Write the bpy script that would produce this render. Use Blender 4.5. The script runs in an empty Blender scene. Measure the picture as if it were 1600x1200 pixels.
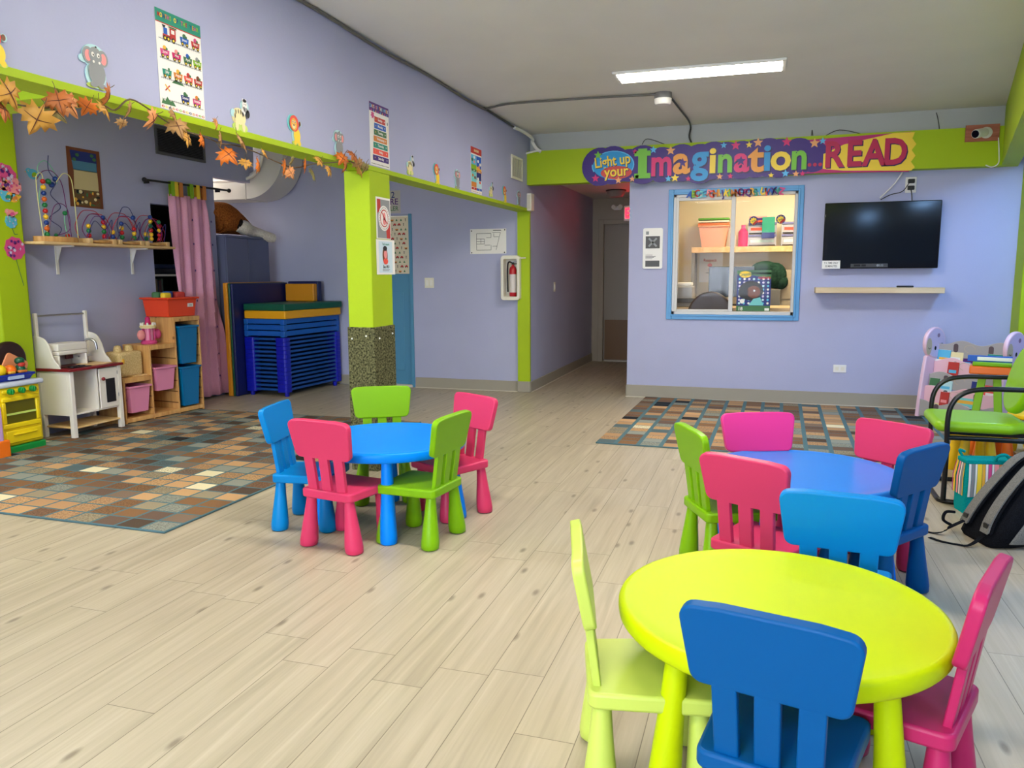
import bpy, math, random
from math import sin, cos, pi, radians as rad
from mathutils import Vector, Matrix
random.seed(7)
SC = bpy.context.scene
COL = SC.collection

# ---------------------------------------------------------------- camera
FPX = 1217.86
CAMZ = 1.37
def cam_rows(a=-0.30952681, b=0.140683511, c=0.00511095622):
    ca, sa, cb, sb, cc, sc = cos(a), sin(a), cos(b), sin(b), cos(c), sin(c)
    f = Vector((sa*cb, ca*cb, -sb)); r = Vector((ca, -sa, 0)); d = f.cross(r)
    return cc*r+sc*d, -sc*r+cc*d, f
R_, D_, F_ = cam_rows()
cd = bpy.data.cameras.new('camera'); cam = bpy.data.objects.new('camera', cd); COL.objects.link(cam)
cd.sensor_width = 36; cd.lens = FPX/1600*36; cd.clip_start = .05
mm = Matrix((R_, -D_, -F_)).transposed().to_4x4(); mm.translation = (0, 0, CAMZ)
cam.matrix_world = mm
SC.camera = cam
def ray(x, y): return R_*((x-800)/FPX)+D_*((y-600)/FPX)+F_
def onx(x, y, X): d = ray(x, y); return Vector((0, 0, CAMZ))+d*(X/d.x)     # a measured pixel -> a point of the wall x = X
def ony(x, y, Y): d = ray(x, y); return Vector((0, 0, CAMZ))+d*(Y/d.y)
def onz(x, y, Z): d = ray(x, y); return Vector((0, 0, CAMZ))+d*((Z-CAMZ)/d.z)

# ---------------------------------------------------------------- materials
def lin(c):
    f = lambda v: v/12.92 if v <= .04045 else ((v+.055)/1.055)**2.4
    return tuple(f(v/255) for v in c)+(1,)
MATS = {}
def M(name, rgb, rough=.5, metal=0, spec=.5, emit=0, bump=0, bscale=200, coat=0):
    if name in MATS: return MATS[name]
    m = bpy.data.materials.new(name); m.use_nodes = True; nt = m.node_tree; b = nt.nodes['Principled BSDF']
    b.inputs['Base Color'].default_value = lin(rgb); b.inputs['Roughness'].default_value = rough
    b.inputs['Metallic'].default_value = metal; b.inputs['Specular IOR Level'].default_value = spec
    if coat: b.inputs['Coat Weight'].default_value = coat; b.inputs['Coat Roughness'].default_value = .1
    if emit: b.inputs['Emission Color'].default_value = lin(rgb); b.inputs['Emission Strength'].default_value = emit
    if bump:
        t = nt.nodes.new('ShaderNodeTexCoord'); n = nt.nodes.new('ShaderNodeTexNoise'); bp = nt.nodes.new('ShaderNodeBump')
        n.inputs['Scale'].default_value = bscale; bp.inputs['Strength'].default_value = bump; bp.inputs['Distance'].default_value = .01
        nt.links.new(t.outputs['Object'], n.inputs['Vector']); nt.links.new(n.outputs['Fac'], bp.inputs['Height']); nt.links.new(bp.outputs['Normal'], b.inputs['Normal'])
    MATS[name] = m; return m
def nodes(name, rough=.5, spec=.5):
    m = bpy.data.materials.new(name); m.use_nodes = True; nt = m.node_tree; b = nt.nodes['Principled BSDF']
    b.inputs['Roughness'].default_value = rough; b.inputs['Specular IOR Level'].default_value = spec
    MATS[name] = m
    def N(t, **k):
        n = nt.nodes.new('ShaderNode'+t)
        for q, v in k.items(): setattr(n, q, v)
        return n
    def L(a, b_): nt.links.new(a, b_)
    def math_(op, a, b_=None, c=None):
        n = N('Math', operation=op)
        for i, v in enumerate((a, b_, c)):
            if v is None: continue
            if isinstance(v, (int, float)): n.inputs[i].default_value = v
            else: L(v, n.inputs[i])
        return n.outputs[0]
    def ramp(fac, stops, interp='LINEAR'):
        n = N('ValToRGB'); r = n.color_ramp; r.interpolation = interp
        while len(r.elements) < len(stops): r.elements.new(.5)
        for e, (p, c) in zip(r.elements, stops): e.position = p; e.color = lin(c)
        L(fac, n.inputs[0]); return n.outputs[0]
    def mix(fac, a, c, mode='MIX'):
        n = N('Mix', data_type='RGBA', blend_type=mode)
        for i, v in ((0, fac), (6, a), (7, c)):
            if isinstance(v, (int, float)): n.inputs[i].default_value = v
            elif isinstance(v, tuple): n.inputs[i].default_value = lin(v)
            else: L(v, n.inputs[i])
        return n.outputs[2]
    return m, nt, b, N, L, math_, ramp, mix

def wall_paint(name, rgb):
    m, nt, b, N, L, ma, ramp, mix = nodes(name, .55, .3)
    t = N('TexCoord'); n = N('TexNoise'); n.inputs['Scale'].default_value = 1.7; n.inputs['Detail'].default_value = 5
    L(t.outputs['Object'], n.inputs['Vector'])
    c2 = tuple(int(v*.94) for v in rgb)
    L(mix(n.outputs['Fac'], rgb, c2), b.inputs['Base Color'])
    n2 = N('TexNoise'); n2.inputs['Scale'].default_value = 60; n2.inputs['Detail'].default_value = 3; L(t.outputs['Object'], n2.inputs['Vector'])
    bp = N('Bump'); bp.inputs['Strength'].default_value = .08; bp.inputs['Distance'].default_value = .01
    L(n2.outputs['Fac'], bp.inputs['Height']); L(bp.outputs['Normal'], b.inputs['Normal'])
    return m
PURPLE = wall_paint('lilac_wall_paint', (180, 184, 216))
CEIL = wall_paint('ceiling_paint', (238, 236, 228))
CREAM = wall_paint('cream_wall_paint', (236, 226, 200))
HALLW = wall_paint('beige_hall_paint', (176, 164, 145))
LIME = wall_paint('lime_paint', (172, 200, 22))
BASEB = M('baseboard_vinyl', (158, 152, 138), .5)
WHITE = M('white_paint', (238, 236, 230), .4)
OFFW = M('off_white_plastic', (232, 228, 212), .4)
BLACK = M('black_plastic', (14, 14, 16), .35)
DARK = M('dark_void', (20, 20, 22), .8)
STEEL = M('steel', (190, 190, 192), .3, 1)
SKYB = M('sky_blue_trim', (88, 158, 214), .4)

def make_floor_mat():
    m, nt, b, N, L, ma, ramp, mix = nodes('wood_plank_floor', .42, .35)
    t = N('TexCoord'); s = N('SeparateXYZ'); L(t.outputs['Object'], s.inputs[0]); x, y = s.outputs[0], s.outputs[1]
    W, LEN = .1862, 1.22
    u = ma('DIVIDE', ma('ADD', x, 20*W+.848), W); row = ma('FLOOR', u); fu = ma('FRACT', u)
    wn = N('TexWhiteNoise', noise_dimensions='1D'); L(row, wn.inputs['W'])
    v = ma('ADD', ma('DIVIDE', y, LEN), ma('MULTIPLY', wn.outputs['Value'], 7.3)); idx = ma('FLOOR', v); fv = ma('FRACT', v)
    cv = N('CombineXYZ'); L(row, cv.inputs[0]); L(idx, cv.inputs[1])
    pn = N('TexWhiteNoise', noise_dimensions='3D'); L(cv.outputs[0], pn.inputs['Vector'])
    # grain: stretched noise, shifted per plank
    g = N('CombineXYZ'); L(ma('MULTIPLY', x, 26), g.inputs[0]); L(ma('MULTIPLY', y, 1.1), g.inputs[1]); L(ma('MULTIPLY', pn.outputs['Value'], 50), g.inputs[2])
    n1 = N('TexNoise'); n1.inputs['Scale'].default_value = 1; n1.inputs['Detail'].default_value = 7; n1.inputs['Distortion'].default_value = .7; L(g.outputs[0], n1.inputs['Vector'])
    g2 = N('CombineXYZ'); L(ma('MULTIPLY', x, 110), g2.inputs[0]); L(ma('MULTIPLY', y, 3), g2.inputs[1]); L(ma('MULTIPLY', pn.outputs['Value'], 90), g2.inputs[2])
    n2 = N('TexNoise'); n2.inputs['Scale'].default_value = 1; n2.inputs['Detail'].default_value = 4; L(g2.outputs[0], n2.inputs['Vector'])
    c = ramp(n1.outputs['Fac'], [(.25, (160, 149, 126)), (.45, (176, 165, 141)), (.6, (184, 173, 149)), (.78, (196, 186, 163))])
    c = mix(ma('MULTIPLY', ma('SUBTRACT', n2.outputs['Fac'], .45), .5), c, (148, 132, 110))
    c = mix(ma('MULTIPLY', pn.outputs['Value'], .22), c, (168, 152, 132))
    # knots
    k = N('CombineXYZ'); L(ma('ADD', ma('MULTIPLY', x, 3.6), ma('MULTIPLY', pn.outputs['Value'], 13)), k.inputs[0]); L(ma('ADD', ma('MULTIPLY', y, 1.35), ma('MULTIPLY', pn.outputs['Value'], 29)), k.inputs[1])
    vo = N('TexVoronoi', voronoi_dimensions='2D'); vo.inputs['Scale'].default_value = 1; L(k.outputs[0], vo.inputs['Vector'])
    kn = ramp(vo.outputs['Distance'], [(.02, (255, 255, 255)), (.062, (0, 0, 0))])
    c = mix(ma('MULTIPLY', kn, .62), c, (96, 84, 68))
    # seams
    e = ma('MINIMUM', ma('MULTIPLY', ma('MINIMUM', fu, ma('SUBTRACT', 1, fu)), W), ma('MULTIPLY', ma('MINIMUM', fv, ma('SUBTRACT', 1, fv)), LEN))
    sm = ma('LESS_THAN', e, .0014)
    c = mix(ma('MULTIPLY', sm, .75), c, (88, 78, 62))
    L(c, b.inputs['Base Color'])
    bp = N('Bump'); bp.inputs['Strength'].default_value = .12; bp.inputs['Distance'].default_value = .004
    L(n1.outputs['Fac'], bp.inputs['Height']); L(bp.outputs['Normal'], b.inputs['Normal'])
    L(ma('ADD', ma('MULTIPLY', n2.outputs['Fac'], .15), .33), b.inputs['Roughness'])
    return m
FLOORM = make_floor_mat()

def make_rug_mat(name, pitch, gx, gy, ox, oy, seed, py):
    m, nt, b, N, L, ma, ramp, mix = nodes(name, .95, .1)
    t = N('TexCoord'); s = N('SeparateXYZ'); L(t.outputs['Object'], s.inputs[0])
    u = ma('DIVIDE', ma('ADD', s.outputs[0], ox), pitch); v = ma('DIVIDE', ma('ADD', s.outputs[1], oy), py)
    fu, fv = ma('FRACT', u), ma('FRACT', v)
    cv = N('CombineXYZ'); L(ma('FLOOR', u), cv.inputs[0]); L(ma('FLOOR', v), cv.inputs[1]); cv.inputs[2].default_value = seed
    w = N('TexWhiteNoise', noise_dimensions='3D'); L(cv.outputs[0], w.inputs['Vector'])
    c = ramp(w.outputs['Value'], [(0, (124, 94, 72)), (.13, (178, 140, 102)), (.27, (108, 88, 76)), (.38, (142, 146, 136)), (.5, (196, 156, 112)), (.61, (132, 98, 68)), (.71, (152, 140, 116)), (.8, (126, 106, 90)), (.87, (84, 70, 60)), (.925, (86, 104, 108)), (.96, (226, 216, 180)), (.982, (36, 38, 42))], 'CONSTANT')
    n = N('TexNoise'); n.inputs['Scale'].default_value = 85; n.inputs['Detail'].default_value = 3; L(t.outputs['Object'], n.inputs['Vector'])
    w2 = N('TexWhiteNoise', noise_dimensions='3D'); cv2 = N('CombineXYZ'); L(ma('FLOOR', u), cv2.inputs[0]); L(ma('FLOOR', v), cv2.inputs[1]); cv2.inputs[2].default_value = seed+9; L(cv2.outputs[0], w2.inputs['Vector'])
    sp = ma('MULTIPLY', ma('GREATER_THAN', n.outputs['Fac'], .52), ma('MULTIPLY', ma('GREATER_THAN', w2.outputs['Value'], .55), .45))
    c = mix(sp, c, (70, 58, 46))
    ex = ma('MULTIPLY', ma('MINIMUM', fu, ma('SUBTRACT', 1, fu)), pitch); ey = ma('MULTIPLY', ma('MINIMUM', fv, ma('SUBTRACT', 1, fv)), py)
    g = ma('MAXIMUM', ma('LESS_THAN', ex, gx), ma('LESS_THAN', ey, gy))
    c = mix(g, c, (84, 114, 122))
    L(c, b.inputs['Base Color'])
    bp = N('Bump'); bp.inputs['Strength'].default_value = .5; bp.inputs['Distance'].default_value = .006; L(n.outputs['Fac'], bp.inputs['Height']); L(bp.outputs['Normal'], b.inputs['Normal'])
    return m

def make_wood(name, c1, c2, scale=(2, 22, 22), knots=True, rough=.45):
    m, nt, b, N, L, ma, ramp, mix = nodes(name, rough, .35)
    t = N('TexCoord'); mp = N('Mapping'); mp.inputs['Scale'].default_value = scale; L(t.outputs['Object'], mp.inputs['Vector'])
    n = N('TexNoise'); n.inputs['Scale'].default_value = 1; n.inputs['Detail'].default_value = 5; n.inputs['Distortion'].default_value = .8; L(mp.outputs[0], n.inputs['Vector'])
    c = ramp(n.outputs['Fac'], [(.3, c1), (.7, c2)])
    if knots:
        v = N('TexVoronoi'); v.inputs['Scale'].default_value = 6; L(t.outputs['Object'], v.inputs['Vector'])
        k = ramp(v.outputs['Distance'], [(.06, (255, 255, 255)), (.13, (0, 0, 0))]); c = mix(ma('MULTIPLY', k, .75), c, (96, 52, 24))
    L(c, b.inputs['Base Color']); return m
PINE = make_wood('pine_wood', (196, 140, 80), (226, 178, 112), (22, 22, 2))
PINEX = make_wood('pale_pine_wood', (214, 172, 112), (238, 206, 152), (14, 2, 14), False)
BIRCH = make_wood('birch_veneer', (204, 180, 140), (224, 202, 164), (2, 20, 20), False)
REDWOOD = make_wood('red_wood_board', (150, 84, 62), (190, 118, 92), (3, 30, 30), False)

def make_fabric(name, rgb, rgb2, scale=300, bump=.3):
    m, nt, b, N, L, ma, ramp, mix = nodes(name, .95, .1)
    t = N('TexCoord'); n = N('TexNoise'); n.inputs['Scale'].default_value = scale; n.inputs['Detail'].default_value = 3; L(t.outputs['Object'], n.inputs['Vector'])
    L(ramp(n.outputs['Fac'], [(.35, rgb), (.65, rgb2)]), b.inputs['Base Color'])
    bp = N('Bump'); bp.inputs['Strength'].default_value = bump; bp.inputs['Distance'].default_value = .004; L(n.outputs['Fac'], bp.inputs['Height']); L(bp.outputs['Normal'], b.inputs['Normal'])
    return m
CARPET = make_fabric('olive_carpet', (40, 42, 26), (120, 118, 84), 75, .8)

def make_glass():
    m = bpy.data.materials.new('window_glass'); m.use_nodes = True; nt = m.node_tree; nt.nodes.clear()
    o = nt.nodes.new('ShaderNodeOutputMaterial'); t = nt.nodes.new('ShaderNodeBsdfTransparent'); g = nt.nodes.new('ShaderNodeBsdfGlossy'); g.inputs['Roughness'].default_value = .02
    f = nt.nodes.new('ShaderNodeFresnel'); f.inputs[0].default_value = 1.13; mx = nt.nodes.new('ShaderNodeMixShader')
    nt.links.new(f.outputs[0], mx.inputs[0]); nt.links.new(t.outputs[0], mx.inputs[1]); nt.links.new(g.outputs[0], mx.inputs[2]); nt.links.new(mx.outputs[0], o.inputs[0])
    MATS['glass'] = m; return m
GLASS = make_glass()

# ---------------------------------------------------------------- mesh builder
TXT = {}
def text_geo(s, size, bold=0.0, align='CENTER', ext=0.0):
    key = (s, round(size, 5), bold, align, ext)
    if key in TXT: return TXT[key]
    c = bpy.data.curves.new('t', 'FONT'); c.body = s; c.size = size; c.align_x = align; c.align_y = 'CENTER'; c.offset = bold*size; c.extrude = ext; c.resolution_u = 3
    o = bpy.data.objects.new('t', c); COL.objects.link(o)
    dg = bpy.context.evaluated_depsgraph_get(); dg.update(); e = o.evaluated_get(dg); me = e.to_mesh()
    r = ([v.co.copy() for v in me.vertices], [tuple(p.vertices) for p in me.polygons]); e.to_mesh_clear()
    bpy.data.objects.remove(o); bpy.data.curves.remove(c); TXT[key] = r
    return r

class MB:
    def __init__(s, T=None): s.v = []; s.f = []; s.m = []; s.mats = []; s.T = T or Matrix()
    def mi(s, m):
        if m not in s.mats: s.mats.append(m)
        return s.mats.index(m)
    def add(s, vs, fs, m, T=None):
        b = len(s.v); T = s.T @ T if T is not None else s.T
        s.v += [T @ Vector(p) for p in vs]; i = s.mi(m)
        for f in fs: s.f.append([b+q for q in f]); s.m.append(i)
        return s
    def box(s, x0, x1, y0, y1, z0, z1, m, T=None):
        return s.add([(x0, y0, z0), (x1, y0, z0), (x1, y1, z0), (x0, y1, z0), (x0, y0, z1), (x1, y0, z1), (x1, y1, z1), (x0, y1, z1)],
                     [(3, 2, 1, 0), (4, 5, 6, 7), (0, 1, 5, 4), (1, 2, 6, 5), (2, 3, 7, 6), (3, 0, 4, 7)], m, T)
    def loft(s, rings, m, cap=True, T=None, closed=False):
        n = len(rings[0]); vs = [p for r in rings for p in r]; fs = []
        k = len(rings)
        for i in range(k if closed else k-1):
            for j in range(n): a = i*n; b = ((i+1) % k)*n; fs.append((a+j, a+(j+1) % n, b+(j+1) % n, b+j))
        if cap and not closed: fs.append(tuple(range(n-1, -1, -1))); fs.append(tuple((k-1)*n+j for j in range(n)))
        return s.add(vs, fs, m, T)
    def prism(s, pts, z0, z1, m, T=None):          # outline in xy, counter-clockwise
        return s.loft([[(x, y, z0) for x, y in pts], [(x, y, z1) for x, y in pts]], m, True, T)
    def rings(s, cr, m, n=20, T=None):              # round horizontal sections (x, y, z, r)
        return s.loft([[(x+r*cos(2*pi*j/n), y+r*sin(2*pi*j/n), z) for j in range(n)] for x, y, z, r in cr], m, True, T)
    def lathe(s, prof, m, n=32, T=None): return s.rings([(0, 0, z, r) for r, z in prof], m, n, T)
    def cyl(s, p, q, r, m, r2=None, n=12, T=None):
        p, q = Vector(p), Vector(q); d = (q-p).normalized(); a = d.orthogonal().normalized(); b = d.cross(a); r2 = r if r2 is None else r2
        return s.loft([[c+rr*(cos(2*pi*j/n)*a+sin(2*pi*j/n)*b) for j in range(n)] for c, rr in ((p, r), (q, r2))], m, True, T)
    def tube(s, pts, r, m, n=8, closed=False, T=None, flat=None):
        P = [Vector(p) for p in pts]; k = len(P); rg = []; a = None
        for i in range(k):
            if closed: d = P[(i+1) % k]-P[i-1]
            else: d = P[min(i+1, k-1)]-P[max(i-1, 0)]
            d.normalize()
            a = d.orthogonal().normalized() if a is None else (a-d*a.dot(d)).normalized()
            b = d.cross(a); rr = r[i] if isinstance(r, (list, tuple)) else r
            rg.append([P[i]+rr*(cos(2*pi*j/n)*a+sin(2*pi*j/n)*b) for j in range(n)])
        return s.loft(rg, m, True, T, closed)
    def ball(s, c, r, m, n=14, k=9, T=None):
        r = (r, r, r) if isinstance(r, (int, float)) else r; vs = [(c[0], c[1], c[2]-r[2])]; fs = []
        for i in range(1, k):
            t = -pi/2+pi*i/k
            for j in range(n): vs.append((c[0]+r[0]*cos(t)*cos(2*pi*j/n), c[1]+r[1]*cos(t)*sin(2*pi*j/n), c[2]+r[2]*sin(t)))
        vs.append((c[0], c[1], c[2]+r[2])); e = len(vs)-1
        for j in range(n):
            fs.append((0, 1+(j+1) % n, 1+j)); fs.append((e, e-n+j, e-n+(j+1) % n))
            for i in range(k-2): a = 1+i*n; fs.append((a+j, a+(j+1) % n, a+n+(j+1) % n, a+n+j))
        return s.add(vs, fs, m, T)
    def tub(s, x0, x1, y0, y1, z0, z1, tx, ty, t, m, rim=.012):   # open, tapered bin with a flange
        o0 = [(x0+tx, y0+ty), (x1-tx, y0+ty), (x1-tx, y1-ty), (x0+tx, y1-ty)]; o1 = [(x0, y0), (x1, y0), (x1, y1), (x0, y1)]
        g = lambda q, d: [(q[0][0]-d, q[0][1]-d), (q[1][0]+d, q[1][1]-d), (q[2][0]+d, q[2][1]+d), (q[3][0]-d, q[3][1]+d)]
        R = [[(x, y, z) for x, y in q] for q, z in ((o0, z0), (o1, z1-.02), (g(o1, rim), z1-.018), (g(o1, rim), z1), (g(o1, -t), z1), (g(o0, -t), z0+t))]
        return s.loft(R, m)
    # flat prints: u right, v up, layer away from the sheet
    def poly(s, pts, m, l=1): return s.add([(x, y, l*LAY) for x, y in pts], [tuple(range(len(pts)))], m)
    def rect(s, x0, y0, x1, y1, m, l=1): return s.poly([(x0, y0), (x1, y0), (x1, y1), (x0, y1)], m, l)
    def ell(s, x, y, a, b, m, l=1, n=20, rot=0):
        return s.poly([(x+a*cos(2*pi*j/n)*cos(rot)-b*sin(2*pi*j/n)*sin(rot), y+a*cos(2*pi*j/n)*sin(rot)+b*sin(2*pi*j/n)*cos(rot)) for j in range(n)], m, l)
    def star(s, x, y, r, m, l=1, n=5, k=.45, rot=pi/2):
        return s.poly([(x+(r if j % 2 == 0 else r*k)*cos(rot+pi*j/n), y+(r if j % 2 == 0 else r*k)*sin(rot+pi*j/n)) for j in range(2*n)], m, l)
    def line(s, pts, w, m, l=1):
        for (x0, y0), (x1, y1) in zip(pts, pts[1:]):
            d = math.hypot(x1-x0, y1-y0) or 1; nx, ny = -(y1-y0)/d*w/2, (x1-x0)/d*w/2
            s.poly([(x0+nx, y0+ny), (x0-nx, y0-ny), (x1-nx, y1-ny), (x1+nx, y1+ny)], m, l)
        return s
    def text(s, t, x, y, size, m, l=2, bold=.02, align='CENTER', sx=1, rot=0, ext=0):
        v, f = text_geo(t, size, bold, align, ext); T = Matrix.Translation((x, y, l*LAY+ext)) @ Matrix.Rotation(rot, 4, 'Z') @ Matrix.Diagonal((sx, 1, 1, 1))
        return s.add(v, f, m, T)
    def build(s, name, parent=None, bevel=0, seg=2, smooth=True, ang=38, sub=0):
        me = bpy.data.meshes.new(name); me.from_pydata([tuple(v) for v in s.v], [], s.f)
        for m in s.mats: me.materials.append(m)
        me.polygons.foreach_set('material_index', s.m); me.update()
        if smooth:
            me.polygons.foreach_set('use_smooth', [True]*len(me.polygons)); me.set_sharp_from_angle(angle=rad(ang))
        o = bpy.data.objects.new(name, me); COL.objects.link(o)
        if parent is not None: o.parent = parent
        if bevel: b = o.modifiers.new('bevel', 'BEVEL'); b.width = bevel; b.segments = seg; b.limit_method = 'ANGLE'; b.angle_limit = rad(35); b.harden_normals = False
        if sub: b = o.modifiers.new('sub', 'SUBSURF'); b.levels = sub; b.render_levels = sub
        return o
LAY = .0007
def tag(o, label=None, cat=None, group=None, kind=None):
    if label: o['label'] = label
    if cat: o['category'] = cat
    if group: o['group'] = group
    if kind: o['kind'] = kind
    return o
def thing(name, label, cat, loc=(0, 0, 0), rz=0, group=None):
    o = bpy.data.objects.new(name, None); o.empty_display_size = .1; COL.objects.link(o); o.location = loc; o.rotation_euler = (0, 0, rz)
    return tag(o, label, cat, group)
def one(mb, name, label, cat, loc=(0, 0, 0), rz=0, group=None, **k):
    o = mb.build(name, **k); o.location = loc; o.rotation_euler = (0, 0, rz); return tag(o, label, cat, group)
def struct(mb, name, parent=None, **k):
    o = mb.build(name, parent, **k)
    if parent is None: o['kind'] = 'structure'
    return o
def copy_tree(o, parent=None):
    c = o.copy(); COL.objects.link(c)
    if parent is not None: c.parent = parent
    for ch in list(o.children): copy_tree(ch, c)
    return c
def frame(orig, u, v):       # plane frame for prints
    u = Vector(u).normalized(); v = Vector(v).normalized(); n = u.cross(v)
    m = Matrix((u, v, n)).transposed().to_4x4(); m.translation = orig; return m
def FX(p): return frame(p, (0, 1, 0), (0, 0, 1))      # on a wall that faces +x
def FY(p): return frame(p, (1, 0, 0), (0, 0, 1))      # on a wall that faces -y
def printed(T, name, label, cat, mb, group=None, **k):   # mesh built in sheet coordinates, placed by its matrix
    o = mb.build(name, smooth=False, **k); o.matrix_world = T; return tag(o, label, cat, group)
def rrect(x0, y0, x1, y1, r, n=5):
    P = []
    for cx, cy, a in ((x1-r, y1-r, 0), (x0+r, y1-r, 90), (x0+r, y0+r, 180), (x1-r, y0+r, 270)):
        P += [(cx+r*cos(rad(a+90*i/n)), cy+r*sin(rad(a+90*i/n))) for i in range(n+1)]
    return P
def rpoly(pts, r, n=5):      # rounded corners of a convex outline
    out = []; k = len(pts)
    for i in range(k):
        p = Vector(pts[i]); a = (Vector(pts[i-1])-p).normalized(); b = (Vector(pts[(i+1) % k])-p).normalized(); h = a.angle(b)/2; d = r/math.tan(h)
        c = p+(a+b).normalized()*(r/sin(h)); s0 = p+a*d-c; s1 = p+b*d-c; a0 = math.atan2(s0.y, s0.x); a1 = math.atan2(s1.y, s1.x); da = (a1-a0+pi) % (2*pi)-pi
        out += [(c.x+r*cos(a0+da*i_/n), c.y+r*sin(a0+da*i_/n)) for i_ in range(n+1)]
    return out
def spline(pts, n=6, closed=False):
    P = [Vector(p) for p in pts]; k = len(P); out = []
    g = (lambda i: P[i % k]) if closed else (lambda i: P[max(0, min(k-1, i))])
    for i in range(k if closed else k-1):
        for j in range(n):
            t = j/n; a, b, c, d = g(i-1), g(i), g(i+1), g(i+2)
            out.append(.5*((2*b)+(c-a)*t+(2*a-5*b+4*c-d)*t*t+(3*b-a-3*c+d)*t**3))
    if not closed: out.append(P[-1])
    return out
# ---------------------------------------------------------------- the setting
XH, XHB, ZH, ZC, YB, XP = -2.53, -2.67, 2.06, 2.9, 8.63, -5.9
Y0 = -3.2                                     # wall behind the camera
def skew(y): return 2.083+.2108*(y-8.53)      # the slanted right-hand beam
struct(MB().box(-8.2, 4.8, Y0, 12.2, -.1, 0, FLOORM), 'floor', smooth=False)
struct(MB().box(-8.2, 4.8, Y0, 8.75, ZC, ZC+.1, CEIL), 'ceiling', smooth=False)
struct(MB().box(XHB, XH, Y0, 8.6, ZH+.03, ZC, PURPLE), 'wall_left_header', smooth=False)
struct(MB().box(XHB-.01, XH+.006, Y0, 8.6, ZH, ZH+.03, LIME), 'trim_1', smooth=False)                 # lime soffit strip
struct(MB().box(XHB, XH, 8.6, 12.15, 0, ZC, PURPLE), 'wall_hall_left', smooth=False)
struct(MB().box(XHB-.003, XH+.003, 8.585, 8.62, .13, ZH, LIME), 'trim_2', smooth=False)               # lime end post
# square column under the header
cc = MB().box(-2.716, XH+.004, 4.795, 5.1, 1.0, ZH, LIME); struct(cc, 'trim_3', bevel=.006)
ck = MB().box(-2.724, XH+.012, 4.787, 5.108, 0, 1.01, CARPET); ck.v = ck.v
c_ = struct(ck, 'trim_4', bevel=.004)
for (x, y, z) in ((-2.68, 4.785, .93), (-2.58, 4.785, .95), (-2.66, 4.785, .1), (-2.6, 4.785, .62)): 
    pass
sc = MB()
for y, z in ((4.86, .93), (5.06, .95), (4.97, .55), (4.85, .12), (4.95, .3)): sc.ball((XH+.013, y, z), .007, WHITE, 8, 5)
for x, z in ((-2.69, .93), (-2.58, .95), (-2.64, .45), (-2.6, .12)): sc.ball((x, 4.786, z), .007, WHITE, 8, 5)
sc.build('tack', c_)
# beam across the play corner and the lime pilaster on the far side
struct(MB().box(-7, XHB, 2.47, 2.66, ZH, ZC, LIME), 'trim_5', smooth=False)
struct(MB().box(-5.9, -5.75, 4.67, 4.95, 0, ZC, LIME), 'trim_6', bevel=.02, seg=3)
# play-corner wall with the curtained niche, open alcove past y = 7.5 under a high lintel
w = MB()
w.box(XP-.1, XP, Y0, 6.53, 0, ZC, PURPLE); w.box(XP-.1, XP, 7.36, 7.51, 0, ZC, PURPLE); w.box(XP-.1, XP, 6.53, 7.36, 2.09, ZC, PURPLE); w.box(XP-.1, XP, 7.51, 8.27, 2.46, ZC, PURPLE)
struct(w, 'wall_left', smooth=False)
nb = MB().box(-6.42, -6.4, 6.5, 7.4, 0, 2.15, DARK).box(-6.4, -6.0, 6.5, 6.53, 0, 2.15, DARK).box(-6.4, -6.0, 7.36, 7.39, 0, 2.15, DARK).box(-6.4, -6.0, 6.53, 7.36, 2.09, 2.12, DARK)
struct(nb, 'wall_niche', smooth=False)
struct(MB().box(-8.2, -8.1, Y0, 8.75, 0, ZC, WHITE), 'wall_far_left', smooth=False)
struct(MB().box(-8.1, XP-.1, 7.42, 7.5, 0, ZC, WHITE).box(-6.44, -6.0, 7.39, 7.42, 0, ZC, WHITE), 'wall_alcove', smooth=False)
# back wall: recess, door gap, main part with the office window
DX0, DX1 = -4.8, -4.03
w = MB(); w.box(-8.1, DX0, YB, YB+.12, 0, ZC, PURPLE); w.box(DX1, XHB, YB, YB+.12, 0, ZC, PURPLE); w.box(DX0, DX1, YB, YB+.12, 2.07, ZC, PURPLE)
struct(w, 'wall_recess', smooth=False)
WX0, WX1, WZ0, WZ1 = -.935, .312, .925, 2.19
w = MB(); w.box(-1.41, WX0, YB, YB+.12, 0, ZC, PURPLE); w.box(WX1, 4.8, YB, YB+.12, 0, ZC, PURPLE); w.box(WX0, WX1, YB, YB+.12, 0, WZ0, PURPLE); w.box(WX0, WX1, YB, YB+.12, WZ1, ZC, PURPLE)
w.box(XH, -1.41, YB, YB+.12, 2.36, ZC, PURPLE)
struct(w, 'wall_back', smooth=False)
struct(MB().box(XH+.001, 2.12, 8.49, YB, 2.342, 2.7, LIME), 'trim_7', smooth=False)                    # the beam with the banner
struct(MB().box(XH, 2.3, YB-.012, YB, 2.7, ZC, M('grey_trim_paint', (186, 188, 186), .5)), 'trim_8', smooth=False)
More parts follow.
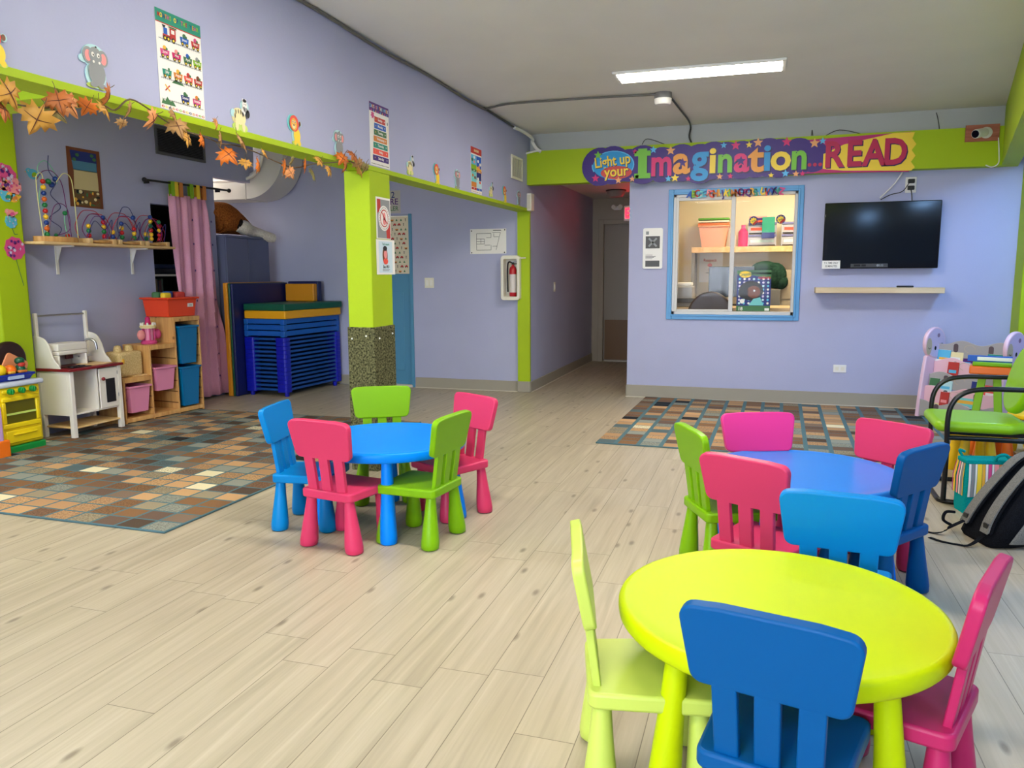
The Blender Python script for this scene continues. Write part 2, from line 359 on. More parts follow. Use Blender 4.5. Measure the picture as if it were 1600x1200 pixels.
# slanted beam on the right, the low bay behind it and its column
w = MB(); ya, yb = Y0, 8.63
w.add([(skew(ya), ya, 2.345), (skew(yb), yb, 2.345), (skew(yb)+.14, yb, 2.345), (skew(ya)+.14, ya, 2.345), (skew(ya), ya, ZC), (skew(yb), yb, ZC), (skew(yb)+.14, yb, ZC), (skew(ya)+.14, ya, ZC)],
      [(0, 1, 2, 3), (4, 7, 6, 5), (0, 4, 5, 1), (1, 5, 6, 2), (2, 6, 7, 3), (3, 7, 4, 0)], LIME)
struct(w, 'trim_9', smooth=False)
w = MB(); w.add([(skew(ya)+.14, ya, 2.455), (skew(yb)+.14, yb, 2.455), (4.8, yb, 2.455), (4.8, ya, 2.455), (skew(ya)+.14, ya, 2.5), (skew(yb)+.14, yb, 2.5), (4.8, yb, 2.5), (4.8, ya, 2.5)],
      [(0, 1, 2, 3), (4, 7, 6, 5), (0, 4, 5, 1), (1, 5, 6, 2), (2, 6, 7, 3), (3, 7, 4, 0)], CEIL)
struct(w, 'ceiling_bay', smooth=False)
struct(MB().box(2.29, 2.6, 8.38, YB, 0, 2.455, LIME), 'trim_10', bevel=.006)
struct(MB().box(4.0, 4.1, Y0, YB, 0, 2.455, PURPLE), 'wall_right', smooth=False)
w = MB().box(-8.2, -4.2, Y0-.1, Y0, 0, ZC, PURPLE).box(.2, 4.8, Y0-.1, Y0, 0, ZC, PURPLE).box(-4.2, .2, Y0-.1, Y0, 0, .7, PURPLE).box(-4.2, .2, Y0-.1, Y0, 2.6, ZC, PURPLE)
struct(w, 'wall_front', smooth=False)
DAYM = M('daylit_window_glass', (226, 238, 255), .3, emit=1); DAYM.node_tree.nodes['Principled BSDF'].inputs['Emission Strength'].default_value = 3.9
f = MB()
for k in range(5): f.box(-4.2+1.075*k, -4.1+1.075*k, Y0-.1, Y0+.02, .7, 2.6, WHITE)
f.box(-4.2, .2, Y0-.1, Y0+.02, .7, .78, WHITE).box(-4.2, .2, Y0-.1, Y0+.02, 2.52, 2.6, WHITE).box(-4.2, .2, Y0-.09, Y0+.01, 1.6, 1.66, WHITE)
wf = struct(f, 'window_2'); MB().box(-4.2, .2, Y0-.07, Y0-.06, .7, 2.6, DAYM).build('pane', wf, smooth=False)
# baseboards with the pale cove line on the floor
def baseb(name, x0, x1, y0, y1, z=.125):
    b = MB().box(x0, x1, y0, y1, .004, z, BASEB); o = struct(b, name, bevel=.004)
    return o
baseb('baseboard_recess', DX1+.04, XHB-.003, YB-.012, YB); baseb('baseboard_post', XHB-.006, XH+.006, 8.578, 8.6, .128)
baseb('baseboard_hall', XH, XH+.012, 8.6, 12.03); baseb('baseboard_back', -1.418, 2.29, YB-.014, YB, .135); baseb('baseboard_back_side', -1.42, -1.406, YB-.014, 8.75, .135)
baseb('baseboard_alcove', -8.0, DX0-.05, YB-.012, YB)
COVE = M('floor_cove_strip', (206, 200, 184), .5)
struct(MB().box(DX1+.04, XHB, YB-.026, YB-.012, 0, .007, COVE).box(-1.42, 2.28, YB-.03, YB-.014, 0, .007, COVE).box(XH+.012, XH+.024, 8.6, 12.0, 0, .007, COVE), 'trim_11', smooth=False)
# hall behind the beam
struct(MB().box(-1.41, -1.29, YB+.12, 12.15, 0, ZC, CREAM), 'wall_hall_right', smooth=False)
struct(MB().box(XH, -1.41, YB+.12, 12.1, 2.5, 2.55, CEIL), 'ceiling_hall', smooth=False)
w = MB().box(XH, -2.35, 12.03, 12.13, 0, 2.5, HALLW).box(-2.35, -1.41, 12.03, 12.13, 2.11, 2.5, HALLW).box(-1.5, -1.41, 12.03, 12.13, 0, 2.11, HALLW)
struct(w, 'wall_hall_end', smooth=False)
DOORC = M('hall_door_paint', (150, 138, 122), .45)
d = struct(MB().box(-2.35, -1.5, 12.06, 12.1, .01, 2.11, DOORC), 'door_1', bevel=.003)
fr = MB().box(-2.43, -2.35, 12.0, 12.05, 0, 2.18, HALLW).box(-2.35, -1.5, 12.0, 12.05, 2.11, 2.18, HALLW).box(-1.5, -1.43, 12.0, 12.05, 0, 2.18, HALLW); fr.build('door_frame', d, bevel=.005)
MB().box(-2.33, -1.52, 12.05, 12.06, .03, .65, M('kick_plate_brown', (122, 88, 52), .5)).build('kick_plate', d)
MB().cyl((-1.6, 12.06, 1.0), (-1.6, 12.0, 1.0), .02, STEEL).ball((-1.6, 11.99, 1.0), .032, STEEL).build('door_handle', d)
# blue door in the recess, its upper half papered over with little cars
DBLUE = M('door_blue', (78, 140, 176), .4)
d = struct(MB().box(DX0+.02, DX1-.01, YB+.03, YB+.07, .01, 2.05, DBLUE), 'door_2', bevel=.002)
m = MB()
for x0, x1 in ((DX0+.1, -4.46), (-4.38, DX1-.11)): 
    m.box(x0, x1, YB+.02, YB+.03, .2, 1.15, DBLUE)
m.build('raised_panel', d, bevel=.008)
MB().box(DX1-.012, DX1+.03, YB-.012, YB+.05, 0, 2.08, DBLUE).box(DX0-.03, DX0+.02, YB-.012, YB+.05, 0, 2.08, DBLUE).build('door_frame', d, bevel=.004)
MB().box(DX0, DX1, YB-.02, YB+.03, 0, .03, M('door_sill', (200, 194, 184), .5)).build('door_sill', d)
hp = MB(); PAPER = M('cream_paper', (226, 214, 188), .7); PRED = M('print_red', (190, 52, 46), .6); PGREEN = M('print_green', (64, 116, 72), .6); PORG = M('print_orange', (214, 132, 52), .6); PBLK = M('print_black', (34, 32, 32), .6)
hp.poly([(0, 0), (.75, 0), (.75, .68), (0, .68)], PAPER, 1)
random.seed(3)
for i in range(13):
    for j in range(12):
        x, y = .035+i*.058+(.026 if j % 2 else 0), .03+j*.055; k = (i*3+j*5) % 7
        if x > .71: continue
        if k in (0, 3): hp.rect(x-.02, y-.006, x+.02, y+.008, PRED, 2).rect(x-.01, y+.008, x+.012, y+.017, PRED, 2).ell(x-.012, y-.007, .006, .006, PBLK, 3, 8).ell(x+.012, y-.007, .006, .006, PBLK, 3, 8)
        elif k in (1, 5): hp.poly([(x-.014, y-.01), (x+.014, y-.01), (x, y+.018)], PGREEN, 2)
        elif k == 2: hp.rect(x-.019, y-.006, x+.019, y+.007, PORG, 2).rect(x-.014, y-.015, x+.014, y-.006, PBLK, 2)
        else: hp.rect(x-.0035, y-.014, x+.0035, y+.008, PBLK, 2).ell(x, y+.013, .006, .006, PBLK, 2, 8)
o = hp.build('car_print_paper', d, smooth=False); o.matrix_world = FY((DX0+.01, YB+.018, 1.375))
o['label'] = 'cream paper printed with little cars taped over the upper half'
# office window: blue casing, white slider frame, glass
f = MB(); cw = .055
for x0, x1, z0, z1 in ((WX0-cw, WX0, WZ0-cw, WZ1+cw), (WX1, WX1+cw, WZ0-cw, WZ1+cw), (WX0, WX1, WZ1, WZ1+cw), (WX0, WX1, WZ0-cw, WZ0)): f.box(x0, x1, YB-.022, YB, z0, z1, SKYB)
for x0, x1, z0, z1 in ((WX0-.02, WX0, WZ0-.02, WZ1+.02), (WX1, WX1+.02, WZ0-.02, WZ1+.02), (WX0, WX1, WZ1, WZ1+.02), (WX0, WX1, WZ0-.02, WZ0)): f.box(x0, x1, YB-.034, YB-.02, z0, z1, SKYB)
win = struct(f, 'window_1', bevel=.004)
ALU = M('white_aluminium', (206, 204, 200), .35)
s = MB(); 
for x0, x1, z0, z1 in ((WX0, WX0+.03, WZ0, WZ1), (WX1-.03, WX1, WZ0, WZ1), (WX0, WX1, WZ1-.03, WZ1), (WX0, WX1, WZ0, WZ0+.035)): s.box(x0, x1, YB-.01, YB+.11, z0, z1, ALU)
s.build('outer_frame', win, bevel=.003)
s = MB(); XM = -.32
for x0, x1, z0, z1 in ((WX0+.03, WX0+.055, WZ0+.035, WZ1-.03), (XM-.022, XM+.022, WZ0+.035, WZ1-.03), (WX0+.055, XM-.022, WZ1-.065, WZ1-.03), (WX0+.055, XM-.022, WZ0+.035, WZ0+.055)): s.box(x0, x1, YB-.006, YB+.03, z0, z1, ALU)
s.build('sliding_sash', win, bevel=.003)
MB().box(WX0+.055, XM-.02, YB+.012, YB+.016, WZ0+.05, WZ1-.06, GLASS).build('pane', win, smooth=False)
MB().box(XM+.02, WX1-.03, YB+.06, YB+.064, WZ0+.03, WZ1-.03, GLASS).build('pane', win, smooth=False)
# the office behind it
OY = 10.72
struct(MB().box(-1.29, 2.4, OY, OY+.1, 0, ZC, CREAM).box(2.3, 2.4, YB+.12, OY, 0, ZC, CREAM), 'wall_office', smooth=False)
struct(MB().box(-1.29, 2.3, YB+.12, OY, 2.7, 2.75, CEIL), 'ceiling_office', smooth=False)

# ---------------------------------------------------------------- light fittings
LAMPM = M('lamp_diffuser', (255, 246, 232), .5, emit=1); COOLM = M('cool_lamp_diffuser', (150, 198, 255), .5, emit=1); WARMM = M('warm_lamp_diffuser', (255, 232, 190), .5, emit=1)
for m_, e_ in ((LAMPM, 15.5), (COOLM, 11), (WARMM, 15)): m_.node_tree.nodes['Principled BSDF'].inputs['Emission Strength'].default_value = e_
def lamp(x, y, z, lx, ly, mat, label, group=None):
    t = thing('ceiling_light', label, 'ceiling light', (x, y, z), 0, group)
    MB().box(-lx/2, lx/2, -ly/2, ly/2, -.02, -.001, WHITE).build('housing', t, bevel=.004)
    b = .03
    MB().box(-lx/2+b, lx/2-b, -ly/2+b, ly/2-b, -.022, -.014, mat).build('diffuser', t, smooth=False)
    return t
lamp(-.53, 6.36, ZC, 1.27, .33, LAMPM, 'long white LED ceiling panel glowing above the lettered banner')
lamp(-.9, 3.15, ZC, 1.27, .33, LAMPM, 'LED ceiling panel over the nearest tables, out of view')
lamp(-.9, -.4, ZC, 1.27, .33, LAMPM, 'LED ceiling panel behind the camera')
lamp(-4.2, 3.3, ZC, 1.27, .33, LAMPM, 'LED ceiling panel over the play corner, hidden by the header')
lamp(-7.0, 8.0, ZC, .6, .3, LAMPM, 'LED ceiling panel in the far left alcove')
lamp(.3, 9.6, 2.7, 1.2, .3, WARMM, 'warm ceiling panel inside the office')
lamp(2.25, 7.3, 2.455, .3, 1.1, COOLM, 'cool white panel in the low bay at the right edge')
lamp(2.3, 3.6, 2.455, .3, 1.2, COOLM, 'unseen cool panel added in the low bay nearer the camera')  # added out of view to cool the floor at right, in place of daylight
lamp(1.9, .2, 2.455, .3, 1.2, COOLM, 'unseen cool panel added in the low bay behind the camera')  # second unseen panel added for the cool daylight from the right
wd = bpy.data.worlds.new('world'); SC.world = wd; wd.use_nodes = True; wd.node_tree.nodes['Background'].inputs[0].default_value = (.5, .5, .5, 1); wd.node_tree.nodes['Background'].inputs[1].default_value = .2
SC.view_settings.view_transform = 'Standard'; SC.view_settings.look = 'None'; SC.view_settings.exposure = 1.93; SC.view_settings.gamma = 1
try: SC.view_settings.use_curve_mapping = False
except Exception: pass
# ---------------------------------------------------------------- rugs
rug = MB().box(-2.7, 0, 0, 3.28, 0, .012, make_rug_mat('rug_squares_left', .172, .009, .008, 40*.172, 40*.147, 1.0, .147))
one(rug, 'area_rug', 'brown, tan and teal checked rug in the play corner at left', 'rug', (-3.0, 3.26, 0), rad(-.4), bevel=.004)
rug = MB().box(0, 3.1, 0, 2.47, 0, .012, make_rug_mat('rug_squares_right', .181, .017, .005, 40*.181+.02, 40*.135, 5.0, .135))
one(rug, 'area_rug', 'brown and teal checked rug below the television wall', 'rug', (-1.245, 6.115, 0), rad(-1.2), bevel=.004)

# ---------------------------------------------------------------- children's chairs and tables
PL = {'pink': M('pink_plastic', (214, 58, 100), .36, spec=.25), 'hot': M('hot_pink_plastic', (235, 60, 138), .36, spec=.25), 'green': M('green_plastic', (124, 178, 8), .36, spec=.25), 'blue': M('blue_plastic', (0, 128, 200), .4, spec=.18),
      'deep': M('deep_blue_plastic', (0, 82, 144), .42, spec=.15), 'royal': M('table_blue_plastic', (0, 134, 246), .38, spec=.15), 'pale': M('pale_green_plastic', (196, 214, 92), .36, spec=.4), 'lemon': M('lemon_green_plastic', (196, 216, 2), .4, spec=.15), 'magenta': M('magenta_plastic', (192, 40, 96), .36, spec=.25),
      'mid': M('table_mid_blue_plastic', (46, 136, 232), .3, spec=.28), 'yellow': M('yellow_plastic', (246, 206, 12), .35), 'orange': M('orange_plastic', (240, 116, 20), .35)}
FOOT = M('felt_foot', (40, 40, 44), .8)
def chair_parts(t, m):
    seat = rpoly([(-.155, -.168), (.155, -.168), (.178, .165), (-.178, .165)], .028)
    MB().prism(seat, .262, .307, m).build('seat', t, bevel=.009, seg=3)
    for sx in (-1, 1):
        for sy in (-1, 1):
            g = MB(); tx, ty, bx, by = sx*.118, sy*.118-(.012 if sy < 0 else 0), sx*.145, sy*.135
            prof = [(0, .041), (.004, .045), (.03, .0465), (.09, .041), (.17, .032), (.262, .0245)]
            g.rings([(bx+(tx-bx)*z/.262, by+(ty-by)*z/.262, z+.004 if z < .26 else z, r) for z, r in prof], m, 24)
            l = g.build('leg', t, ang=60)
            MB().rings([(bx, by, 0, .034), (bx, by, .006, .034)], FOOT, 16).build('foot_pad', l)
    ln = math.atan2(.036, .19)
    for k in (-1, 0, 1):
        x0, x1 = k*.088, k*.093
        p = [(x0, -.142, .3), (x1, -.17, .5)]
        b = MB()
        b.loft([[(x+dx, y+dy, z) for dx, dy in ((-.028, -.011), (.028, -.011), (.028, .011), (-.028, .011))] for x, y, z in p], m)
        b.build('back_slat', t, bevel=.004)
    # back panel: rounded trapezoid, gently arched top, tilted with the slats
    out = rpoly([(-.166, 0), (.166, 0), (.191, .193), (.1, .199), (-.1, .199), (-.191, .193)], .032)
    T = Matrix.Translation((0, -.158, .474)) @ Matrix.Rotation(pi/2+ln, 4, 'X')
    vs0 = []
    MB(T).loft([[(x, y, z+.16*x*x) for x, y in out] for z in (-.016, .016)], m).build('backrest', t, bevel=.006, seg=3)
def chair(x, y, deg, m, label, group):
    t = thing('kids_chair', label, 'chair', (x, y, 0), rad(deg), group); chair_parts(t, PL[m]); return t
G1, G2, G3 = 'chairs round the far blue table', 'chairs round the middle blue table', 'chairs round the yellow-green table'
chair(-1.999, 3.45, -9, 'pink', 'pink kids chair with its back to the camera at the far left blue table', G1)
chair(-2.342, 3.671, -79, 'blue', 'blue kids chair at the left side of the far left blue table', G1)
chair(-1.66, 3.617, 83.5, 'green', 'green kids chair at the right front of the far left blue table', G1)
chair(-1.681, 4.08, 150, 'pink', 'pink kids chair at the right rear of the far left blue table', G1)
chair(-2.183, 4.229, -151, 'green', 'green kids chair behind the far left blue table, in front of the column', G1)
chair(-.112, 3.662, -64.7, 'green', 'green kids chair at the left end of the middle blue table', G2)
chair(.046, 3.212, -27.7, 'pink', 'pink kids chair, back to camera, near left of the middle blue table', G2)
chair(.067, 3.898, -160, 'hot', 'bright pink kids chair at the far left of the middle blue table, facing the camera', G2)
chair(.491, 3.837, 140.9, 'pink', 'pink kids chair at the far right of the middle blue table', G2)
chair(.493, 3.562, 53.2, 'deep', 'blue kids chair at the right end of the middle blue table', G2)
chair(.287, 2.816, -6.5, 'blue', 'light blue kids chair just behind the yellow-green table', G2)
chair(-.26, 2.02, -76, 'pale', 'pale green kids chair at the left of the yellow-green table', G3)
chair(.082, 1.801, -13.2, 'deep', 'large blue kids chair nearest the camera, back turned, at the yellow-green table', G3)
chair(.365, 2.095, 67.5, 'magenta', 'magenta pink kids chair leaning at the right of the yellow-green table', G3)
def kid_table(x, y, a0, m, mleg, label):
    t = thing('kids_table', label, 'table', (x, y, 0), 0)
    prof = [(.36, .43), (.405, .424), (.42, .428), (.427, .437), (.4295, .452), (.429, .468), (.425, .476), (.417, .48), (.408, .4795), (.395, .4765), (.36, .4755), (.2, .4755), (.01, .4755)]
    MB().lathe(prof, m, 96).build('table_top', t, ang=50)
    for k in range(4):
        a = rad(a0+90*k); g = MB()
        g.rings([((.385-.045*z/.43)*cos(a), (.385-.045*z/.43)*sin(a), z, r) for z, r in ((.002, .04), (.006, .044), (.03, .0455), (.12, .041), (.25, .034), (.435, .028))], mleg, 24)
        l = g.build('leg', t, ang=60); MB().rings([(.385*cos(a), .385*sin(a), 0, .034), (.385*cos(a), .385*sin(a), .006, .034)], FOOT, 16).build('foot_pad', l)
kid_table(-1.943, 3.823, -65, PL['royal'], PL['royal'], 'round blue kids table ringed by five chairs, left of centre')
kid_table(.205, 3.69, -135+20, PL['mid'], PL['royal'], 'round blue kids table behind the yellow-green one')
kid_table(.072, 2.141, -45, PL['lemon'], PL['lemon'], 'round yellow-green kids table nearest the camera')
# ---------------------------------------------------------------- paper and cut-outs on the header wall
P_ = {k: M('print_'+k, c, .55) for k, c in dict(white=(240, 238, 232), teal=(28, 142, 118), red=(206, 38, 56), blue=(20, 92, 188), navy=(30, 46, 120), green=(48, 142, 58), lime=(140, 190, 30), yellow=(250, 214, 50), orange=(242, 138, 44), purple=(84, 32, 120), violet=(58, 24, 118), pink=(212, 74, 136), salmon=(238, 84, 66),
      sky=(90, 186, 220), pale=(186, 224, 228), grey=(142, 146, 148), dark=(30, 30, 34), cream=(240, 226, 170), brown=(120, 66, 34), lgreen=(200, 224, 110), rose=(240, 150, 150), gold=(238, 180, 60), aqua=(120, 206, 206), magenta=(200, 20, 100), lilac=(206, 196, 226)).items()}
def sheet(p_bl, p_tr, plane):       # frame and size of a sheet from two measured corners
    a, b = p_bl, p_tr
    return (FX(a) if plane == 'x' else FY(a)), abs(b.y-a.y if plane == 'x' else b.x-a.x), abs(b.z-a.z)
XW_ = XH+.0015
# months poster
bl = onx(251, 168, XW_); tr = onx(312, 41, XW_); T, w, h = sheet(bl, tr, 'x')
m = MB(); m.box(0, w, 0, h, 0, .0006, P_['white']); m.rect(0, h*.875, w, h, P_['teal'], 2); m.rect(0, h*.865, w, h*.876, P_['red'], 2)
cols = ['red', 'yellow', 'navy', 'orange', 'pink', 'lime']
x = .05
for i, ch in enumerate('MONTHS OF THE YEAR'):
    if ch != ' ': m.text(ch, w*(.07+i*.05), h*.94, h*.062, P_[cols[i % 6]], 4, .03, sx=.75)
def wagon(m, x, y, a, b, c, s, t):
    m.poly([(x-a*.85, y), (x+a*.85, y), (x+a, y+b), (x-a, y+b)], P_[c], 3)
    for dx in (-.5, .5): m.ell(x+dx*a, y-b*.1, b*.34, b*.34, P_['dark'], 4, 12).ell(x+dx*a, y-b*.1, b*.17, b*.17, P_['yellow'], 5, 10)
    if s: m.text(s, x, y+b*.6, b*.62, P_['white'], 5, .015, sx=min(1, 4.6/len(s)))
    if t: m.ell(x, y+b*1.25, a*.4, b*.42, P_[t], 3, 9).ell(x+a*.4, y+b*1.15, a*.22, b*.25, P_['green'], 4, 7)
rows = [(.74, [(.61, 'January', 'blue', 'green'), (.86, 'February', 'red', 'pink')]), (.545, [(.16, 'June', 'pink', 'gold'), (.41, 'May', 'magenta', 'rose'), (.66, 'April', 'green', 'blue'), (.88, 'March', 'lime', 'grey')]),
        (.345, [(.18, 'July', 'teal', 'white'), (.42, 'August', 'orange', 'gold'), (.65, 'September', 'salmon', 'red'), (.875, 'October', 'red', 'brown')]), (.13, [(.55, 'December', 'navy', 'green'), (.82, 'November', 'pink', 'orange')])]
for y, r in rows:
    m.line([(w*.05, h*(y-.03)), (w*.97, h*(y-.03))], h*.006, P_['grey'], 2)
    for q in range(22): m.rect(w*(.05+q*.042), h*(y-.04), w*(.058+q*.042), h*(y-.02), P_['grey'], 2)
    for x, s, c, t in r: wagon(m, w*x, h*y, w*.1, h*.062, c, s, t)
m.rect(w*.14, h*.73, w*.3, h*.765, P_['red'], 3).rect(w*.16, h*.765, w*.24, h*.83, P_['blue'], 3).rect(w*.29, h*.73, w*.42, h*.845, P_['red'], 3).rect(w*.27, h*.845, w*.44, h*.86, P_['green'], 4).rect(w*.32, h*.79, w*.39, h*.83, P_['white'], 4)
m.poly([(w*.15, h*.83), (w*.19, h*.83), (w*.21, h*.855), (w*.13, h*.855)], P_['dark'], 3)
for x in (.18, .25, .36): m.ell(w*x, h*.725, w*.04, w*.04, P_['dark'], 4, 12).ell(w*x, h*.725, w*.02, w*.02, P_['yellow'], 5, 10)
m.poly([(w*.02, h*.05), (w*.06, h*.1), (w*.1, h*.08), (w*.15, h*.13), (w*.21, h*.09), (w*.27, h*.1), (w*.33, h*.05)], P_['green'], 3)
m.poly([(w*.27, h*.29), (w*.35, h*.33), (w*.5, h*.31), (w*.56, h*.29)], P_['green'], 2).line([(w*.12, h*.19), (w*.22, h*.25)], w*.02, P_['red'], 3).line([(w*.12, h*.25), (w*.22, h*.19)], w*.02, P_['gold'], 4)
for q in range(13): m.ell(w*(.05+q*.075), h*.022, w*.03, h*.012, P_[cols[q % 6]], 3, 12).ell(w*(.05+q*.075), h*.022, w*.016, h*.006, P_['white'], 4, 10)
printed(T, 'months_poster', 'white months of the year poster with a wagon train, green title strip', 'poster', m)
# days poster
bl = onx(579, 257, XW_); tr = onx(606.5, 170.5, XW_); T, w, h = sheet(bl, tr, 'x')
m = MB(); m.box(0, w, 0, h, 0, .0006, P_['white']); m.rect(0, h*.86, w, h, P_['purple'], 2)
for i, ch in enumerate('DAYS OF THE WEEK'):
    if ch != ' ': m.text(ch, w*(.06+i*.0585), h*.935, h*.075, P_[['sky', 'lilac', 'gold', 'white', 'aqua', 'rose'][i % 6]], 4, .03, sx=.8)
for q in range(8): m.star(w*(.1+q*.115), h*.875, w*.03, P_[['pink', 'sky', 'gold'][q % 3]], 3)
for i, (s, c) in enumerate(zip(['Sunday', 'Monday', 'Tuesday', 'Wednesday', 'Thursday', 'Friday', 'Saturday'], ['red', 'blue', 'green', 'orange', 'teal', 'salmon', 'violet'])):
    y = h*(.75-i*.103); a = w*(.28+.022*i); cx = w*.53
    m.rect(cx-a, y-h*.046, cx+a, y+h*.042, P_[c], 3); m.text(s, cx, y, h*.06, P_['white'], 5, .025, sx=.95)
    m.star(cx-a*.75, y, w*.025, P_['gold'], 5); m.star(cx+a*.75, y, w*.025, P_['white'], 5)
m.star(w*.16, h*.8, w*.1, P_['pink'], 3, 7, .6); m.ell(w*.92, h*.74, w*.03, h*.03, P_['grey'], 3, 10); m.line([(w*.93, h*.7), (w*.95, h*.4), (w*.92, h*.3)], w*.01, P_['gold'], 3)
for q in range(14): m.ell(w*(.06+q*.066), h*.03, w*.024, h*.007, P_['dark'], 3, 8)
printed(T, 'days_poster', 'white days of the week poster with coloured bars and a purple title', 'poster', m)
# seasons poster
bl = onx(736, 300, XW_); tr = onx(752, 235, XW_); T, w, h = sheet(bl, tr, 'x')
m = MB(); m.box(0, w, 0, h, 0, .0006, P_['white']); m.rect(0, h*.86, w, h, P_['red'], 2); m.text('SEASONS', w*.5, h*.93, h*.075, P_['cream'], 4, .03, sx=1.0)
m.rect(w*.03, h*.5, w*.49, h*.83, P_['sky'], 2).rect(w*.51, h*.5, w*.97, h*.83, P_['blue'], 2).rect(w*.03, h*.13, w*.49, h*.47, P_['aqua'], 2).rect(w*.51, h*.13, w*.97, h*.47, P_['navy'], 2)
m.rect(w*.03, h*.5, w*.49, h*.62, P_['lime'], 3).poly([(w*.51, h*.5), (w*.97, h*.5), (w*.97, h*.55), (w*.51, h*.61)], P_['gold'], 3).rect(w*.03, h*.13, w*.49, h*.24, P_['orange'], 3).rect(w*.51, h*.13, w*.97, h*.3, P_['pale'], 3)
for x, y, c in ((.12, .72, 'green'), (.3, .68, 'rose'), (.66, .72, 'white'), (.85, .66, 'white'), (.16, .38, 'orange'), (.36, .34, 'brown'), (.64, .33, 'white'), (.82, .26, 'salmon'), (.3, .78, 'white'), (.75, .6, 'rose')): m.ell(w*x, h*y, w*.08, h*.035, P_[c], 4, 12)
for x0, x1, y, c, s in ((.03, .49, .5, 'green', 'spring'), (.51, .97, .5, 'orange', 'summer'), (.03, .49, .1, 'red', 'fall'), (.51, .97, .1, 'blue', 'winter')): m.rect(w*x0, h*(y-.03), w*x1, h*(y+.02), P_[c], 5); m.text(s, w*(x0+x1)/2, h*(y-.005), h*.04, P_['white'], 7, .02)
for q in range(10): m.rect(w*(.05+q*.09), h*.02, w*(.1+q*.09), h*.035, P_[cols[q % 6]], 3)
printed(T, 'seasons_poster', 'small seasons poster with four bright picture panels, red title', 'poster', m)
# animal cut-outs
def elephant(m):
    m.thick([(.5, .72, .36, .28), (.17, .62, .12, .09), (.5, .3, .3, .3), (.38, .06, .15, .06), (.66, .06, .15, .06)], ['pale', 'pale', 'pale', 'lgreen', 'lgreen'])
    m.e(.3, .72, .16, .19, 'grey', 3).e(.72, .72, .16, .19, 'grey', 3).e(.29, .71, .09, .13, 'rose', 4).e(.74, .71, .09, .13, 'rose', 4).e(.5, .74, .19, .2, 'grey', 5).e(.52, .36, .25, .3, 'grey', 4).e(.4, .08, .11, .06, 'grey', 5).e(.64, .08, .11, .06, 'grey', 5).e(.5, .56, .07, .18, 'grey', 6)
    for x in (.42, .58): m.e(x, .76, .045, .055, 'white', 7).e(x+.01, .75, .018, .024, 'dark', 8)
    m.e(.43, .6, .03, .03, 'white', 7).e(.6, .6, .03, .03, 'white', 7).e(.52, .94, .03, .02, 'dark', 7)
def zebra(m):
    m.thick([(.72, .78, .2, .2), (.42, .42, .33, .27), (.3, .12, .2, .12), (.62, .12, .2, .12), (.14, .5, .1, .12)], ['pale', 'cream', 'lgreen', 'lgreen', 'pale'])
    m.e(.7, .82, .12, .15, 'white', 3).e(.76, .67, .1, .08, 'grey', 4).e(.62, .95, .04, .06, 'white', 3).e(.76, .96, .04, .06, 'white', 3).e(.42, .42, .27, .22, 'cream', 3).e(.28, .16, .08, .15, 'cream', 4).e(.6, .16, .08, .15, 'cream', 4).e(.62, .62, .1, .14, 'white', 3)
    for x, y in ((.25, .55), (.36, .58), (.47, .57), (.58, .52), (.66, .7), (.2, .42)): m.e(x, y, .02, .07, 'dark', 5)
    m.e(.66, .84, .03, .035, 'white', 5).e(.665, .84, .014, .018, 'dark', 6).e(.74, .84, .014, .018, 'dark', 6); m.e(.84, .58, .09, .12, 'dark', 4).e(.7, .95, .09, .05, 'dark', 4)
def lion(m):
    m.thick([(.4, .7, .32, .3), (.55, .32, .25, .28), (.45, .07, .14, .07), (.7, .07, .14, .07), (.78, .74, .1, .1)], ['aqua', 'pale', 'lgreen', 'lgreen', 'pale'])
    m.e(.58, .32, .2, .25, 'yellow', 3).e(.46, .09, .08, .09, 'yellow', 4).e(.7, .09, .08, .09, 'yellow', 4).e(.42, .7, .27, .27, 'salmon', 5).e(.4, .67, .18, .2, 'gold', 6).e(.38, .6, .1, .08, 'cream', 7).e(.38, .64, .045, .03, 'brown', 8).e(.76, .74, .06, .08, 'brown', 4)
    for x in (.33, .46): m.e(x, .75, .035, .045, 'white', 8).e(x, .745, .016, .022, 'dark', 9)
class Cut(MB):
    def e(s, x, y, a, b, c, l): return s.ell(x*s.h_, y*s.h_, a*s.h_, b*s.h_, P_[c], l+8, 18)
    def thick(s, L, cs):
        for k_, ((x, y, a, b), c) in enumerate(zip(L, cs)):
            P = [((x+a*cos(2*pi*j/22))*s.h_, (y+b*sin(2*pi*j/22))*s.h_) for j in range(22)]; s.prism(P, .0005+.00003*k_, .0045+.0003*k_, P_[c])
def cutout(fn, px, pt, pb, name, label):
    b = onx(px, pb, XW_); t = onx(px, pt, XW_); m = Cut(); m.h_ = (t.z-b.z)/1.02; fn(m)
    T = FX(b-Vector((0, m.h_*.5, 0))); return printed(T, name, label, 'wall cutout', m, 'animal cut-outs along the header')
cutout(lion, -8, 38, 103, 'lion_cutout', 'lion cut-out half out of the picture, far left end of the header')
cutout(elephant, 150, 70, 139, 'elephant_cutout', 'largest elephant cut-out, left of the months poster')
cutout(zebra, 376, 153, 206, 'zebra_cutout', 'faded zebra cut-out just right of the months poster')
cutout(lion, 461, 179, 227, 'lion_cutout', 'lion cut-out between faded zebra and small elephant, above the garland')
cutout(elephant, 529, 203, 246, 'elephant_cutout', 'elephant cut-out just left of the days of the week poster')
cutout(zebra, 641, 242, 274, 'zebra_cutout', 'zebra cut-out just right of the days of the week poster')
cutout(lion, 682, 255, 288, 'lion_cutout', 'lion cut-out midway between the days and seasons posters')
cutout(elephant, 714, 264, 295, 'elephant_cutout', 'elephant cut-out just left of the seasons poster')
cutout(zebra, 767, 284, 308, 'zebra_cutout', 'tiny zebra cut-out just right of the seasons poster')
